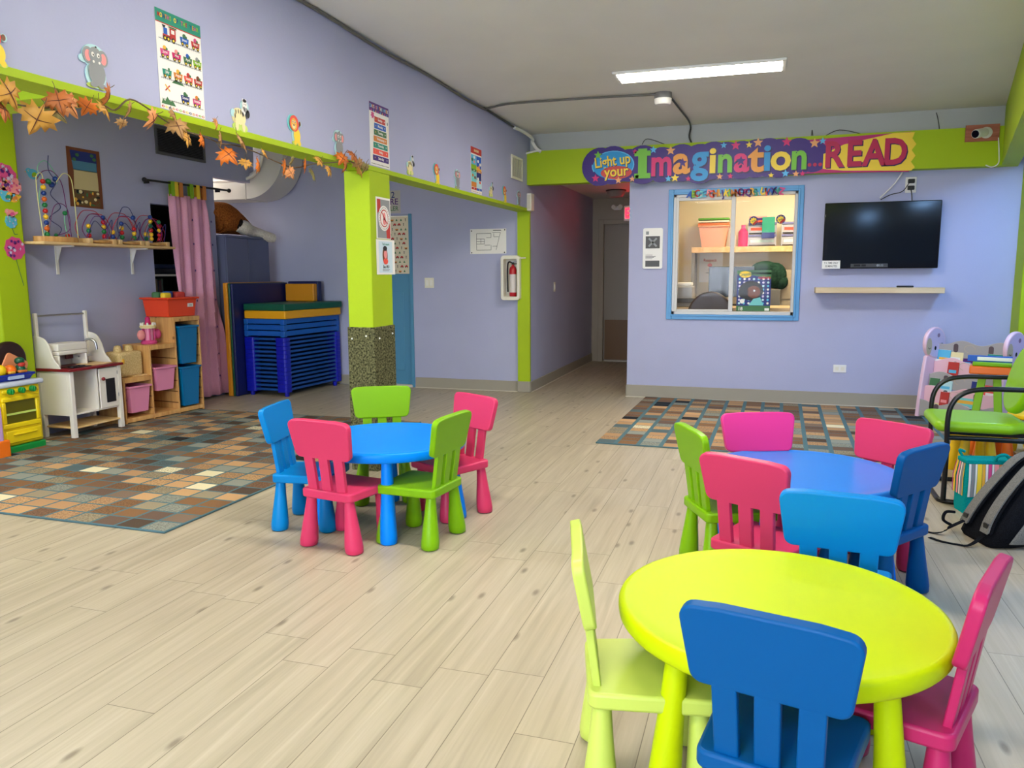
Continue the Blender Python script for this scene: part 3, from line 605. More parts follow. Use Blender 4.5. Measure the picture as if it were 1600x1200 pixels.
cutout(lion, 788, 290, 317, 'lion_cutout', 'tiny lion cut-out second from the right end of header')
cutout(elephant, 810, 297, 322, 'elephant_cutout', 'tiny elephant cut-out beside the white emergency light box')
# leaf garland
t = thing('leaf_garland', 'autumn maple leaf garland strung along the lime header edge', 'garland', onx(0, 157, XH+.04))
O = t.location
LEAFC = [M('leaf_gold', (206, 150, 60), .55), M('leaf_orange', (216, 112, 24), .55), M('leaf_rust', (186, 104, 44), .55), M('leaf_tan', (176, 132, 78), .6), M('leaf_olive', (142, 130, 74), .6), M('leaf_peach', (224, 150, 92), .55)]
VEIN = M('leaf_vein', (92, 44, 20), .6); VINE = M('vine_brown', (96, 78, 54), .7)
vp = [(-40, 150), (0, 158), (30, 164), (60, 168), (95, 168), (130, 166), (160, 164), (180, 172), (203, 155), (235, 172), (260, 190), (290, 205), (320, 214), (345, 224), (370, 228), (400, 238), (430, 252), (460, 262), (490, 256), (520, 254), (545, 252), (560, 258)]
MB().tube(spline([onx(x, y, XH+.035)-O for x, y in vp], 4), .0035, VINE, 6).build('vine', t)
MAPLE = [(0, -.5), (.06, -.28), (.3, -.42), (.27, -.25), (.52, -.2), (.4, -.06), (.56, .14), (.34, .1), (.3, .28), (.16, .16), (.12, .34), (.0, .55), (-.12, .34), (-.16, .16), (-.3, .28), (-.34, .1), (-.56, .14), (-.4, -.06), (-.52, -.2), (-.27, -.25), (-.3, -.42), (-.06, -.28)]
random.seed(21)
def leaf(px, py, s, c, rz=None, tilt=None, yaw=None):
    p = onx(px, py, XH+.045+random.uniform(0, .03)); rz = random.uniform(-.9, .9)+pi if rz is None else rz
    Rm = Matrix.Rotation(pi/2, 4, 'Z') @ Matrix.Rotation(random.uniform(-.9, .9) if yaw is None else yaw, 4, 'Z') @ Matrix.Rotation(pi/2+random.uniform(-.5, .5), 4, 'X') @ Matrix.Rotation(rz, 4, 'Z')
    Tm = Matrix.Translation(p-O) @ Rm @ Matrix.Scale(s*.88, 4); cu = random.uniform(.25, .8)
    g = MB(); z = lambda x, y: -cu*(x*x+.4*y*y); R0 = [(x, y, z(x, y)) for x, y in MAPLE]; R1 = [(x*.5, y*.5, z(x*.5, y*.5)+.04) for x, y in MAPLE]
    vs = R0+R1+[(0, 0, .05)]; n = len(MAPLE); fs = [(j, (j+1) % n, n+(j+1) % n, n+j) for j in range(n)]+[(n+j, n+(j+1) % n, 2*n) for j in range(n)]
    g.add(vs, fs, LEAFC[c], Tm)
    for k in (0, 5, 11, 17): 
        x, y = MAPLE[k]; g.tube([(0, 0, .065), (x*.45, y*.45, z(x*.45, y*.45)+.05), (x*.85, y*.85, z(x*.85, y*.85)+.02)], [.018, .012, .006], VEIN, 4, T=Tm)
    g.tube([(0, -.45, z(0, .45)), (0, -.58, .02), (.02, -.68, .06)], .014, VINE, 4, T=Tm)
    o = g.build('leaf', t, ang=70); o.modifiers.new('thick', 'SOLIDIFY').thickness = .0012
for a in [(-14, 150, .12, 0), (14, 146, .13, 0), (5, 172, .1, 2), (58, 186, .15, 0), (92, 158, .12, 2), (88, 176, .1, 4), (108, 165, .12, 5), (136, 167, .09, 1), (168, 152, .12, 2), (164, 170, .1, 0), (202, 173, .09, 3), (191, 193, .06, 3), (238, 188, .12, 5), (272, 180, .08, 3), (278, 198, .12, 3), (293, 217, .09, 0), (317, 219, .09, 1), (339, 194, .07, 5), (345, 217, .09, 3), (357, 242, .13, 1), (378, 222, .12, 3), (384, 255, .08, 0), (404, 258, .1, 1), (414, 240, .07, 0), (445, 262, .11, 1), (454, 270, .09, 5), (456, 252, .07, 4), (477, 259, .1, 1), (489, 273, .1, 4), (500, 252, .09, 0), (515, 268, .09, 0), (535, 248, .11, 1), (540, 262, .1, 2), (553, 244, .11, 2), (560, 256, .1, 3), (570, 262, .1, 4), (563, 268, .09, 0)]: leaf(*a)
# stickers on the lime pilaster
XPIL = -5.7485
def blossom(px, py, r_, c1, c2, label, stem=None, leafc='green'):
    p = onx(px, py, XPIL); m = MB(); random.seed(int(px*7+py))
    P = [(r_*(1+.12*(j % 2))*cos(2*pi*j/18), r_*(1+.12*(j % 2))*sin(2*pi*j/18)) for j in range(18)]; m.prism(P, 0, .004, P_[c1])
    for k in range(26):
        a = random.uniform(0, 2*pi); q = r_*.9*math.sqrt(random.random()); m.star(q*cos(a), q*sin(a), r_*.2, P_[[c1, c2, 'lilac'][k % 3]], 8+k % 4, 6, .5, a)
    if stem: m.line([(0, -r_*.9), (.02, -r_*2), (.05, -stem)], .006, P_[leafc], 3)
    return printed(FX(p), 'flower_sticker', label, 'wall sticker', m, 'flower and bird stickers on the left pilaster')
blossom(7, 277, .1, 'pink', 'purple', 'round pink flower sticker at the top of the lime pilaster')
blossom(21, 291, .065, 'rose', 'pink', 'small pale pink flower sticker beside the top blossom')
blossom(3, 287, .05, 'rose', 'gold', 'little peach flower sticker cut by the left picture edge')
blossom(23, 388, .085, 'pink', 'purple', 'lowest pink flower sticker on a long bent stem', .3)
def bird(px, py, s, c1, c2, T_, label):
    p = onx(px, py, T_); m = MB(); E_ = lambda x, y, a, b, c, l, r=0: m.ell(x*s, y*s, a*s, b*s, P_[c], l, 16, r)
    m.prism([(s*.5*cos(2*pi*j/20), s*.42*sin(2*pi*j/20)) for j in range(20)], 0, .004, P_[c1]); E_(-.4, .2, .3, .26, c1, 8); E_(.1, -.05, .26, .2, c2, 9, .4); E_(.55, .1, .22, .12, c1, 8, .5); E_(-.45, .24, .06, .07, 'white', 10); E_(-.45, .24, .03, .035, 'dark', 11); m.poly([(-.68*s, .18*s), (-.84*s, .1*s), (-.66*s, .06*s)], P_['gold'], 9)
    for k in range(4): E_(-.1+.14*k, -.2, .05, .05, ['pink', 'gold', 'white', 'lime'][k], 10)
    return printed(FX(p), 'bird_sticker', label, 'wall sticker', m, 'flower and bird stickers on the left pilaster')
bird(10, 307, .1, 'sky', 'teal', XPIL, 'turquoise bird sticker under the two pink blossoms'); bird(21, 309, .09, 'gold', 'orange', XPIL, 'yellow bird sticker beside the turquoise one')
bird(17, 334, .08, 'rose', 'pink', XPIL, 'pink bird sticker in the middle of the lime pilaster'); bird(51, 272, .1, 'sky', 'lime', XP+.0015, 'blue and green bird sticker alone on the lilac wall')
blossom(17, 346, .05, 'sky', 'aqua', 'pale blue flower sticker under the pink bird', .1)
# signs on the column
XCF = XH+.0055
bl = onx(588.5, 372.5, XCF); tr = onx(609, 311, XCF); T, w, h = sheet(bl, tr, 'x')
m = MB(); m.box(0, w, 0, h, 0, .0012, P_['white']); m.rect(w*.07, h*.02, w*.95, h*.95, P_['grey'], 3); m.poly([(w*.07, h*.95), (w*.3, h*.95), (w*.3, h*.7), (w*.07, h*.6)], P_['red'], 4).poly([(w*.65, h*.3), (w*.95, h*.4), (w*.95, h*.02), (w*.7, h*.02)], P_['red'], 4)
R_a, R_b = w*.36, w*.36; cx, cy = w*.52, h*.5
m.ell(cx, cy, w*.4, w*.4, P_['white'], 6, 28).ell(cx, cy, w*.28, w*.28, P_['red'], 7, 28).ell(cx, cy, w*.245, w*.245, P_['white'], 8, 28).ell(cx, cy+w*.06, w*.09, w*.13, P_['rose'], 9, 14).ell(cx, cy-w*.1, w*.11, w*.12, P_['rose'], 9, 14).line([(cx-w*.18, cy+w*.18), (cx+w*.18, cy-w*.18)], w*.04, P_['red'], 11)
for k in range(26):
    a = 2*pi*k/26; m.rect(cx+w*.34*cos(a)-w*.012, cy+w*.34*sin(a)-w*.02, cx+w*.34*cos(a)+w*.012, cy+w*.34*sin(a)+w*.02, P_['dark'], 8)
printed(T, 'prohibition_sign', 'grey and red sign with a round no-entry style symbol on the lime column', 'sign', m)
bl = onx(589, 429, XCF+.001); tr = onx(617.5, 376, XCF+.001); T, w, h = sheet(bl, tr, 'x'); w = min(w, 5.14-bl.y)
m = MB(); m.box(0, w, 0, h, 0, .0012, P_['white']); m.rect(w*.12, h*.05, w*.86, h*.95, M('print_ice', (206, 226, 236), .6), 3); m.text("You're enough", w*.5, h*.87, h*.1, P_['teal'], 5, .02, sx=.75); m.text('Be a PRO', w*.5, h*.22, h*.12, P_['dark'], 5, .02, sx=.8)
m.ell(w*.45, h*.55, w*.14, h*.24, P_['brown'], 4, 20).ell(w*.47, h*.58, w*.09, h*.13, P_['rose'], 5, 18).ell(w*.45, h*.75, w*.11, h*.07, P_['dark'], 6, 18).ell(w*.47, h*.38, w*.13, h*.09, P_['salmon'], 6, 18)
m.rect(w*.3, h*.13, w*.7, h*.15, P_['grey'], 4).rect(w*.3, h*.1, w*.65, h*.115, P_['grey'], 4)
printed(T, 'paper_notice', 'white and pale blue notice with a drawn woman, below the prohibition sign', 'notice', m)
# vents, emergency light box
def grille(T, w, h, name, label, frm, slat, n, horiz=True):
    t = thing(name, label, 'vent'); t.matrix_world = T
    f = MB(); b = min(w, h)*.1
    for x0, x1, y0, y1 in ((0, w, 0, b), (0, w, h-b, h), (0, b, b, h-b), (w-b, w, b, h-b)): f.box(x0, x1, y0, y1, 0, .015, frm)
    f.build('frame', t, bevel=.003); MB().box(b*.9, w-b*.9, b*.9, h-b*.9, .0005, .002, DARK).build('backing', t)
    s = MB()
    for i in range(n):
        u = (i+.5)/n
        if horiz: y = b+(h-2*b)*u; s.box(b, w-b, y-(h-2*b)/n*.22, y+(h-2*b)/n*.22, .004, .011, slat)
        else: x = b+(w-2*b)*u; s.box(x-(w-2*b)/n*.28, x+(w-2*b)/n*.28, b, h-b, .004, .011, slat)
    s.build('louvres', t)
p = onx(243, 240, XP+.001); q = onx(318, 215, XP+.001)
grille(FX(p), q.y-p.y, .285, 'air_vent', 'dark grey louvred vent on the play-corner wall above the curtain', M('vent_grey', (88, 90, 98), .5), M('vent_slat_dark', (44, 45, 50), .5), 14)
p = onx(798, 278, XH+.001); q = onx(815, 245, XH+.001); p2 = onx(815, 282, XH+.001)
grille(FX(p), p2.y-p.y, .24, 'air_vent', 'small cream vent grille near the right end of the header', OFFW, M('cream_slat', (196, 192, 176), .5), 6, False)
p = onx(825, 331, XH); t = thing('emergency_light_box', 'white emergency light box on the corner where header meets hall', 'light', (XH+.001, p.y-.01, 2.06))
MB().box(0, .055, -.05, .07, 0, .19, OFFW).build('case', t, bevel=.008); MB().box(.01, .045, -.054, -.049, .02, .17, M('lens_cream', (214, 210, 188), .3)).build('lens', t)
# ---------------------------------------------------------------- play corner
def local(p, base): return Vector(p)-Vector(base)
# picture poster, wall shelf, bead mazes
bl = onx(110, 322, XP+.001); tr = onx(153.5, 240, XP+.001); T = FX(Vector((XP+.001, 5.565, 1.985))); w, h = .36, .52
m = MB(); m.box(0, w, 0, h, 0, .004, P_['brown']); m.rect(w*.1, h*.45, w*.9, h*.95, P_['navy'], 7).rect(w*.12, h*.62, w*.88, h*.78, M('print_dusk', (78, 132, 160), .6), 8).rect(w*.12, h*.3, w*.9, h*.63, M('print_sand', (206, 190, 140), .6), 8).rect(w*.05, h*.03, w*.95, h*.3, M('print_forest', (108, 84, 50), .6), 8)
random.seed(5)
for k in range(26): m.ell(w*random.uniform(.08, .92), h*random.uniform(.04, .27), w*random.uniform(.03, .08), h*random.uniform(.015, .04), P_[['brown', 'gold', 'dark', 'cream', 'green'][k % 5]], 9+k % 3, 10)
m.poly([(0, 0), (w*.1, 0), (w*.16, h*.6), (w*.07, h), (0, h)], P_['brown'], 12).poly([(w, 0), (w*.92, 0), (w*.88, h*.7), (w*.95, h), (w, h)], P_['brown'], 12)
for x, y in ((.3, .88), (.75, .9), (.82, .84), (.2, .8)): m.ell(w*x, h*y, w*.06, h*.03, P_['green'], 12, 9)
printed(T, 'forest_poster', 'woodland picture poster above the bead mazes', 'poster', m)
t = thing('wall_shelf', 'long pine wall shelf on white brackets carrying the bead mazes', 'shelf', (XP, 5.06, 1.632))
MB().add([(0, -.1, 0), (.25, -.02, 0), (.25, 1.5, 0), (0, 1.6, 0), (0, -.1, .022), (.25, -.02, .022), (.25, 1.5, .022), (0, 1.6, .022)], [(0, 3, 2, 1), (4, 5, 6, 7), (0, 1, 5, 4), (1, 2, 6, 5), (2, 3, 7, 6), (3, 0, 4, 7)], PINEX).build('board', t, bevel=.003)
for y in (.31, 1.17):
    MB().box(.001, .012, y-.014, y+.014, -.25, 0, WHITE).box(.012, .2, y-.012, y+.012, -.014, 0, WHITE).add([(.012, y-.004, -.15), (.07, y-.004, -.014), (.012, y-.004, -.014), (.012, y+.004, -.15), (.07, y+.004, -.014), (.012, y+.004, -.014)], [(0, 1, 2), (3, 5, 4), (0, 3, 4, 1)], WHITE).build('bracket', t, bevel=.002)
BC = [M('bead_'+k, c, .3) for k, c in (('red', (196, 30, 36)), ('yellow', (244, 196, 40)), ('blue', (24, 60, 140)), ('orange', (226, 106, 34)), ('green', (26, 122, 66)))]
WC = {k: M('wire_'+k, c, .35) for k, c in (('cream', (226, 222, 150)), ('mint', (120, 200, 170)), ('purple', (110, 30, 110)), ('red', (190, 34, 60)), ('navy', (36, 40, 110)), ('violet', (120, 80, 160)))}
SZ = 1.655
def maze(y, label, base_len, base_dep, base_h, wires, beads, round_base=False):
    t = thing('bead_maze', label, 'toy', (XP+.13, y, SZ), 0, 'bead mazes on the wall shelf')
    if round_base: MB().prism([(base_dep/2*cos(2*pi*j/28), base_len/2*sin(2*pi*j/28)) for j in range(28)], 0, base_h, PINE).build('base', t, bevel=.005)
    else:
        g = MB()
        for k in (-1, 1): g.box(-base_dep/2, base_dep/2, k*base_len/2-.02, k*base_len/2+.02, 0, base_h*1.5, PINEX)
        g.box(-base_dep*.42, -base_dep*.2, -base_len/2, base_len/2, .01, base_h, PINE).box(base_dep*.2, base_dep*.42, -base_len/2, base_len/2, .01, base_h, PINE); g.build('base', t, bevel=.003)
    for pts, c in wires: MB().tube(spline(pts, 8), .0035, WC[c], 6).build('wire', t)
    for p, r, c in beads: MB().ball(p, r, BC[c], 12, 8).build('bead', t)
bd = [((.05, -.13, .06+.048*k), .021, (4, 3, 2, 1, 0, 4, 3, 2, 1, 0)[k]) for k in range(10)]
bd += [((-.02, -.06, .05+.022*k), .012, (0, 1, 0, 1, 3, 1)[k]) for k in range(6)]+[((.0, .12, .06), .02, 0), ((.0, .0, .06), .016, 4), ((.03, -.06, .5), .024, 4), ((.0, .04, .53), .024, 2), ((.0, 0, .48), .026, 2), ((.02, .09, .25), .02, 4)]
maze(5.27, 'tall bead maze with a column of coloured balls, left end of shelf', .42, .2, .045,
     [([(.05, -.17, .04), (.05, -.19, .3), (.05, -.19, .52), (.05, -.13, .54), (.05, -.13, .3), (.05, -.13, .04)], 'cream'), ([(.05, .18, .04), (.05, .17, .4), (.05, .15, .55), (.05, .08, .58), (.05, .0, .5)], 'cream'), ([(-.05, -.08, .04), (-.05, -.04, .2), (-.05, -.09, .35), (-.05, -.06, .5), (-.05, -.08, .62), (-.05, .0, .68), (-.05, .08, .6), (-.05, .1, .5)], 'mint'),
      ([(0, -.15, .5), (0, -.08, .58), (0, .02, .59), (0, .1, .5), (0, .13, .3), (0, .16, .04)], 'purple'), ([(0, 0, .04), (0, .06, .12), (0, -.05, .2), (0, .07, .3), (0, -.02, .4), (0, .04, .5), (0, -.02, .6), (0, -.01, .72)], 'navy'), ([(.03, -.1, .06), (.03, -.02, .3), (.03, .1, .3), (.03, .12, .12), (.03, 0, .06)], 'purple'), ([(.02, .1, .04), (.02, .08, .2), (.02, .12, .3)], 'mint')], bd, True)
def arch(y0, y1, hh, x, k=.35): return [(x, y0, .05), (x, y0-.04, hh*.5), (x, y0+(y1-y0)*k*.4, hh*.92), (x, (y0+y1)/2, hh), (x, y1-(y1-y0)*k*.4, hh*.92), (x, y1+.04, hh*.5), (x, y1, .05)]
st = lambda y, x, cs, r=.021, z0=.07: [((x, y, z0+2*r*i), r, c) for i, c in enumerate(cs)]
for y, label, w_, b_ in ((5.69, 'low bead maze on a pine frame, second from left on the shelf', ['red', 'red', 'purple', 'violet'], st(-.1, .03, [0, 4, 1])+st(.07, .03, [0, 4, 1, 0, 2])+st(.16, .04, [2, 1])),
                         (6.03, 'low bead maze with tall violet loops, third on the shelf', ['red', 'purple', 'red', 'navy'], st(-.06, .03, [4, 0, 1, 2])+st(.08, .04, [4, 1, 0])+[((.04, .08, .26), .022, 2)]),
                         (6.37, 'low bead maze nearest the pink curtain', ['red', 'red', 'purple', 'red'], st(-.1, .03, [4, 1])+st(-.03, .03, [1, 1, 0, 4, 1, 2])+st(.08, .03, [0, 0, 1, 0, 4]))):
    maze(y, label, .27, .17, .03, [(arch(-.13, .13, .3, -.05), w_[0]), (arch(-.1, .15, .27, .0), w_[1]), (arch(-.15, .05, .26, .05), w_[2]), (arch(-.02, .14, .36 if 'violet' in label else .25, -.02), w_[3]), ([(.05, -.14, .05), (.05, -.05, .2), (.05, .06, .13), (.05, .15, .22), (.05, .12, .05)], 'navy')], b_)
# curtain on its rod in front of the niche, shelves and books inside
t = thing('curtain_rod', 'black curtain rod with ball ends above the niche', 'curtain rod', (XP+.06, 6.43, 2.305))
MB().cyl((0, 0, 0), (0, 1.25, .018), .011, BLACK).build('rod', t)
MB().ball((0, -.02, 0), .024, BLACK).ball((0, 1.27, .018), .024, BLACK).build('finial', t); MB().box(-.058, .0, .03, .045, -.03, .005, BLACK).box(-.058, .0, 1.1, 1.115, -.015, .02, BLACK).build('bracket', t)
t = thing('curtain', 'long pink curtain with coloured tabs hanging over the niche', 'curtain', (XP+.062, 0, 0))
PINKC = make_fabric('pink_curtain_cloth', (228, 160, 192), (242, 182, 208), 220, .12)
def cur(y, z): return .022*sin(y*38+.3*sin(z*2))+.012*sin(y*75+1)
g = MB(); n, k = 70, 14; vs = []
for i in range(n+1):
    for j in range(k+1):
        f = i/n; q = j/k; ya = 6.74+(.02*(1-q)); yb_ = 7.3+.02*q; yb_ = 7.28+.2*(1-q); y = ya+(yb_-ya)*f+.06*(1-q); z = .03+(2.2-.03)*q
        vs.append((cur(y*1.0, z)*(1.15-.5*q), y, z))
g.add(vs, [(i*(k+1)+j, (i+1)*(k+1)+j, (i+1)*(k+1)+j+1, i*(k+1)+j+1) for i in range(n) for j in range(k)], PINKC)
o = g.build('cloth', t); o.modifiers.new('thick', 'SOLIDIFY').thickness = .003
for i, (y, c) in enumerate(((6.78, 'lime'), (6.83, 'yellow'), (6.9, 'orange'), (7.06, 'lime'), (7.16, 'yellow'), (7.26, 'orange'))):
    tb = MB(); tb.box(.014, .018, y-.026, y+.026, 2.18, 2.325, P_[c]).box(-.018, -.014, y-.026, y+.026, 2.18, 2.325, P_[c]).box(-.018, .018, y-.026, y+.026, 2.322, 2.328, P_[c]); tb.build('tab', t)
m = MB(); random.seed(9)
for z in (1.95, 1.7, 1.42, 1.1, .8, .5, .25):
    for y in (7.0, 7.3): m.star(y, z, .018, P_[['violet', 'purple', 'magenta', 'gold'][int(z*10+y*3) % 4]], 1, 6, .4)
sg = MB()
for v, f in ((m.v, m.f),): sg.add([(.05, p.x, p.y) for p in m.v], m.f, P_['violet'])
sg.build('flower_trim', t)
for z, nm in ((1.36, 'upper niche shelf, pale board behind the curtain'), (1.17, 'middle niche shelf, pale board behind the curtain')): one(MB().box(-6.395, -6.02, 6.535, 7.355, z, z+.022, WHITE), 'niche_shelf', nm, 'shelf')
random.seed(14)
bc = [M('book_'+str(i), c, .6) for i, c in enumerate([(60, 66, 84), (92, 60, 66), (70, 88, 80), (112, 108, 116), (46, 50, 66), (130, 118, 100)])]
bc[0].name = 'book_slate'
for zz, nm in ((1.193, 'the middle niche shelf'), (1.0, 'the lower niche shelf')):
    y = 6.55
    if zz == 1.0: one(MB().box(-6.395, -6.02, 6.535, 7.355, .978, 1.0, WHITE), 'niche_shelf', 'lower niche shelf, pale board behind the red bin', 'shelf')
    for q in range(9):
        th = random.uniform(.018, .034); hh = random.uniform(.11, .15)
        one(MB().box(-6.2, -6.04, y, y+th, zz, zz+hh, bc[q % 6]), 'book', 'dim book standing on '+nm+' beside the curtain', 'book', group='books on '+nm, bevel=.002); y += th+.003
one(MB().box(-6.39, -6.1, 6.56, 7.3, 1.383, 1.44, M('folded_blanket', (72, 70, 80), .9)).box(-6.38, -6.12, 6.6, 7.2, 1.44, 1.49, M('folded_blanket_blue', (62, 74, 112), .9)), 'folded_blanket', 'dark folded blanket on the upper niche shelf', 'blanket', bevel=.02, seg=3)
# duct, lintel light tube, cabinet, plush animal
t = thing('air_duct', 'white air duct with a curved elbow under the ceiling of the alcove', 'duct', (-8.08, 8.18, 2.275))
DUCT = M('duct_white', (214, 212, 208), .45)
MB().box(0, 2.12, 0, .42, 0, .29, DUCT).box(1.2, 1.215, -.006, .43, -.006, .296, DUCT).box(2.105, 2.12, -.008, .43, -.008, .298, DUCT).build('straight_run', t, bevel=.004)
g = MB(); rg = []
for i in range(13):
    a = rad(90*i/12); cx, cz = 2.12, .53; r0, r1 = .24, .53
    rg.append([(cx+r1*sin(a), 0, cz-r1*cos(a)), (cx+r0*sin(a), 0, cz-r0*cos(a)), (cx+r0*sin(a), .42, cz-r0*cos(a)), (cx+r1*sin(a), .42, cz-r1*cos(a))])
g.loft(rg, DUCT); g.build('elbow', t, ang=25); MB().box(2.36, 2.65, 0, .42, .53, .622, DUCT).build('riser', t)
tb = MB().tube(spline([(-6.6, 8.12, 2.5), (-6.1, 8.12, 2.49), (-5.85, 8.12, 2.52), (-5.72, 8.12, 2.63), (-5.66, 8.12, 2.8), (-5.62, 8.12, 2.9)], 6), .02, WHITE, 10); one(tb, 'white_pipe', 'thin white pipe curving up in front of the air duct', 'pipe')
CABM = M('cabinet_slate_paint', (98, 104, 136), .5)
t = thing('tall_cabinet', 'slate blue cabinet in the alcove with a plush animal on top', 'cabinet', (-5.79, 7.53, 0))
MB().box(-.45, -.02, 0, .81, .02, 1.81, CABM).box(-.46, .0, -.01, .82, 1.795, 1.82, CABM).build('body', t, bevel=.003)
MB().box(-.02, -.001, .005, .4, .03, 1.79, CABM).build('door', t, bevel=.002); MB().box(-.02, -.001, .405, .805, .03, 1.79, CABM).build('door', t, bevel=.002)
# plush animal lying over the cabinet, only haunch and white hind leg in view
FUR = make_fabric('brown_plush', (122, 66, 26), (168, 98, 44), 60, .6); FURW = make_fabric('white_plush', (206, 198, 184), (232, 226, 214), 60, .6); FURD = make_fabric('black_plush', (22, 18, 18), (44, 36, 34), 60, .5)
t = thing('plush_animal', 'brown plush animal with a white hind leg lying on the slate cabinet', 'plush toy', (-5.95, 7.5, 1.825))
def limb(name, pts, mt):
    P = spline([p[:3] for p in pts], 6); rr = [v.x for v in spline([(p[3], 0, 0) for p in pts], 6)]; return MB().tube(P, rr, mt, 16).build(name, t)
limb('body', [(-.04, .055, .15, .14), (-.04, .12, .19, .175), (-.03, .26, .195, .18), (-.02, .42, .16, .145), (0, .58, .11, .1), (.02, .72, .06, .05), (.04, .8, .04, .03)], FUR)
limb('leg', [(.08, .34, .1, .05), (.1, .44, .1, .085), (.09, .58, .07, .07), (.13, .72, .04, .055), (.17, .84, .0, .06), (.2, .9, -.01, .05)], FURW)
MB().ball((.1, .36, .14), (.05, .06, .07), FURD, 14, 9).build('patch', t)
# sleeping mats standing on edge, cots stack, mats on the stack
def mat_slab(name, label, x0, x1, y0, y1, z0, z1, mt, group=None): return one(MB().box(x0, x1, y0, y1, z0, z1, mt), name, label, 'mat', group=group, bevel=.012, seg=3)
VN = {k: M('vinyl_'+k, c, .45) for k, c in dict(orange=(226, 150, 26), green=(14, 82, 58), navy=(16, 28, 92), amber=(240, 172, 20), dgreen=(10, 92, 70)).items()}
GM = 'exercise mats standing on edge by the cots'
mat_slab('floor_mat', 'orange vinyl mat standing on edge between cabinet and cots', -5.745, -5.69, 7.37, 8.45, .005, 1.285, VN['orange'], GM)
mat_slab('floor_mat', 'thin dark green vinyl mat on edge beside the orange one', -5.688, -5.66, 7.38, 8.46, .005, 1.28, VN['green'], GM)
mat_slab('floor_mat', 'navy blue vinyl mat on edge nearest the cot stack', -5.658, -5.625, 7.38, 8.46, .005, 1.275, VN['navy'], GM)
COTB = M('cot_bar_blue', (14, 74, 152), .4); COTD = M('cot_leg_blue', (8, 22, 178), .4); COTT = M('cot_top_blue', (16, 92, 186), .4); COTC = M('cot_sheet', (20, 60, 120), .7)
def cot(z, first=None, top=False):
    i = cot.n; cot.n += 1
    lab = ['blue stacking cot %s of the stack in the alcove' % s for s in ('at the very bottom', 'second from the bottom', 'third from the bottom', 'fourth from the bottom', 'fifth from the bottom', 'sixth from the bottom', 'seventh from the bottom', 'eighth from the bottom', 'fifth below the brighter top three', 'fourth below the brighter top three', 'third below the brighter top three', 'second below the brighter top three', 'just below the brighter top three', 'lowest of the brighter top three', 'middle of the brighter top three', 'uppermost, under the amber mat,')][i]
    if first: t = copy_tree(first); t.location.z = z; t['label'] = lab; return t
    t = thing('stacking_cot', lab, 'cot', (-5.61, 7.54, z), rad(-3.5), 'stack of blue cots in the alcove')
    W_, L_ = .545, 1.08; b = .055 if top else .026
    f = MB(); mt = COTT if top else COTB; z0 = .012 if top else .016
    f.box(.0, W_, 0, .03, z0, z0+b, mt).box(0, W_, L_-.03, L_, z0, z0+b, mt).box(0, .03, .03, L_-.03, z0, z0+b, mt).box(W_-.03, W_, .03, L_-.03, z0, z0+b, mt); f.build('frame', t, bevel=.004)
    MB().box(.03, W_-.03, .03, L_-.03, z0+b*.35, z0+b*.5, COTC).build('sheet', t)
    if not top:
        for x0 in (-.012, W_-.128):
            for y0 in (-.014, L_-.1):
                MB().prism(rrect(x0, y0, x0+.14, y0+.114, .03), 0, .047, COTD).build('corner_leg', t, bevel=.003)
    else:
        for x0 in (-.004, W_-.05):
            for y0 in (-.006, L_-.05): MB().box(x0, x0+.054, y0, y0+.056, 0, .066, COTT).build('corner_leg', t, bevel=.006)
    return t
cot.n = 0
c0 = cot(.05)
for i in range(1, 13): cot(.05+.0478*i, c0)
ct = cot(.676, None, True)
for i in (1, 2): cot(.676+.068*i, ct)
fb = MB()
for x, y in ((-5.57, 7.58), (-5.1, 7.56), (-5.5, 8.52), (-5.03, 8.49)): 
    one(MB().rings([(0, 0, 0, .022), (0, 0, .015, .026), (0, 0, .05, .026)], COTD, 14), 'cot_foot', 'small blue foot under the cot stack at its %s corner' % ('near left' if y > 7.57 and y < 8 else 'near right' if y < 7.57 else 'far left' if x < -5.2 else 'far right'), 'foot', (x, y, 0))
o = mat_slab('floor_mat', 'amber vinyl mat lying directly on the blue cots', 0, .57, 0, 1.07, 0, .09, VN['amber']); o.location = (-5.6, 7.53, .881); o.rotation_euler.z = rad(-4.5)
o = mat_slab('floor_mat', 'dark green vinyl mat lying on top of the amber mat', 0, .58, 0, 1.09, 0, .075, VN['dgreen']); o.location = (-5.61, 7.535, .972); o.rotation_euler.z = rad(-5)
mat_slab('foam_block', 'folded orange vinyl mat standing on the cot stack by the wall', -5.6, -5.2, 8.36, 8.44, 1.048, 1.26, VN['orange']); mat_slab('foam_block', 'navy vinyl mat behind the folded orange one on the cot stack', -5.62, -5.19, 8.45, 8.53, 1.048, 1.29, VN['navy'])
# stepped pine storage unit with bins
ang = math.atan2(.915, .092)
t = thing('storage_unit', 'stepped pine storage unit with pink and blue bins by the curtain', 'storage unit', (-5.528, 5.645, 0), ang)
SX = [0, .312, .624, .936]; SH = [.435, .715, .965]; DP = .35
for i in range(4):
    hh = SH[min(i, 2)] if i else SH[0]
    if i in (1, 2): hh = SH[i]
    MB().box(SX[i]-.009, SX[i]+.009, .002, DP, .0, hh-.001, PINE).build('side_panel', t, bevel=.003)
for i in range(3):
    MB().box(SX[i]+.009, SX[i+1]-.009+(.018 if i == 2 else 0), -.002, DP, SH[i]-.045, SH[i], PINE).build('top_board', t, bevel=.003)
    MB().box(SX[i]+.009, SX[i+1]-.009, .0, DP, .02, .06, PINE).build('bottom_board', t, bevel=.003)
    MB().box(SX[i]+.009, SX[i+1]-.009, DP-.01, DP, .06, SH[i]-.045, PINE).build('back_panel', t)
g = MB()
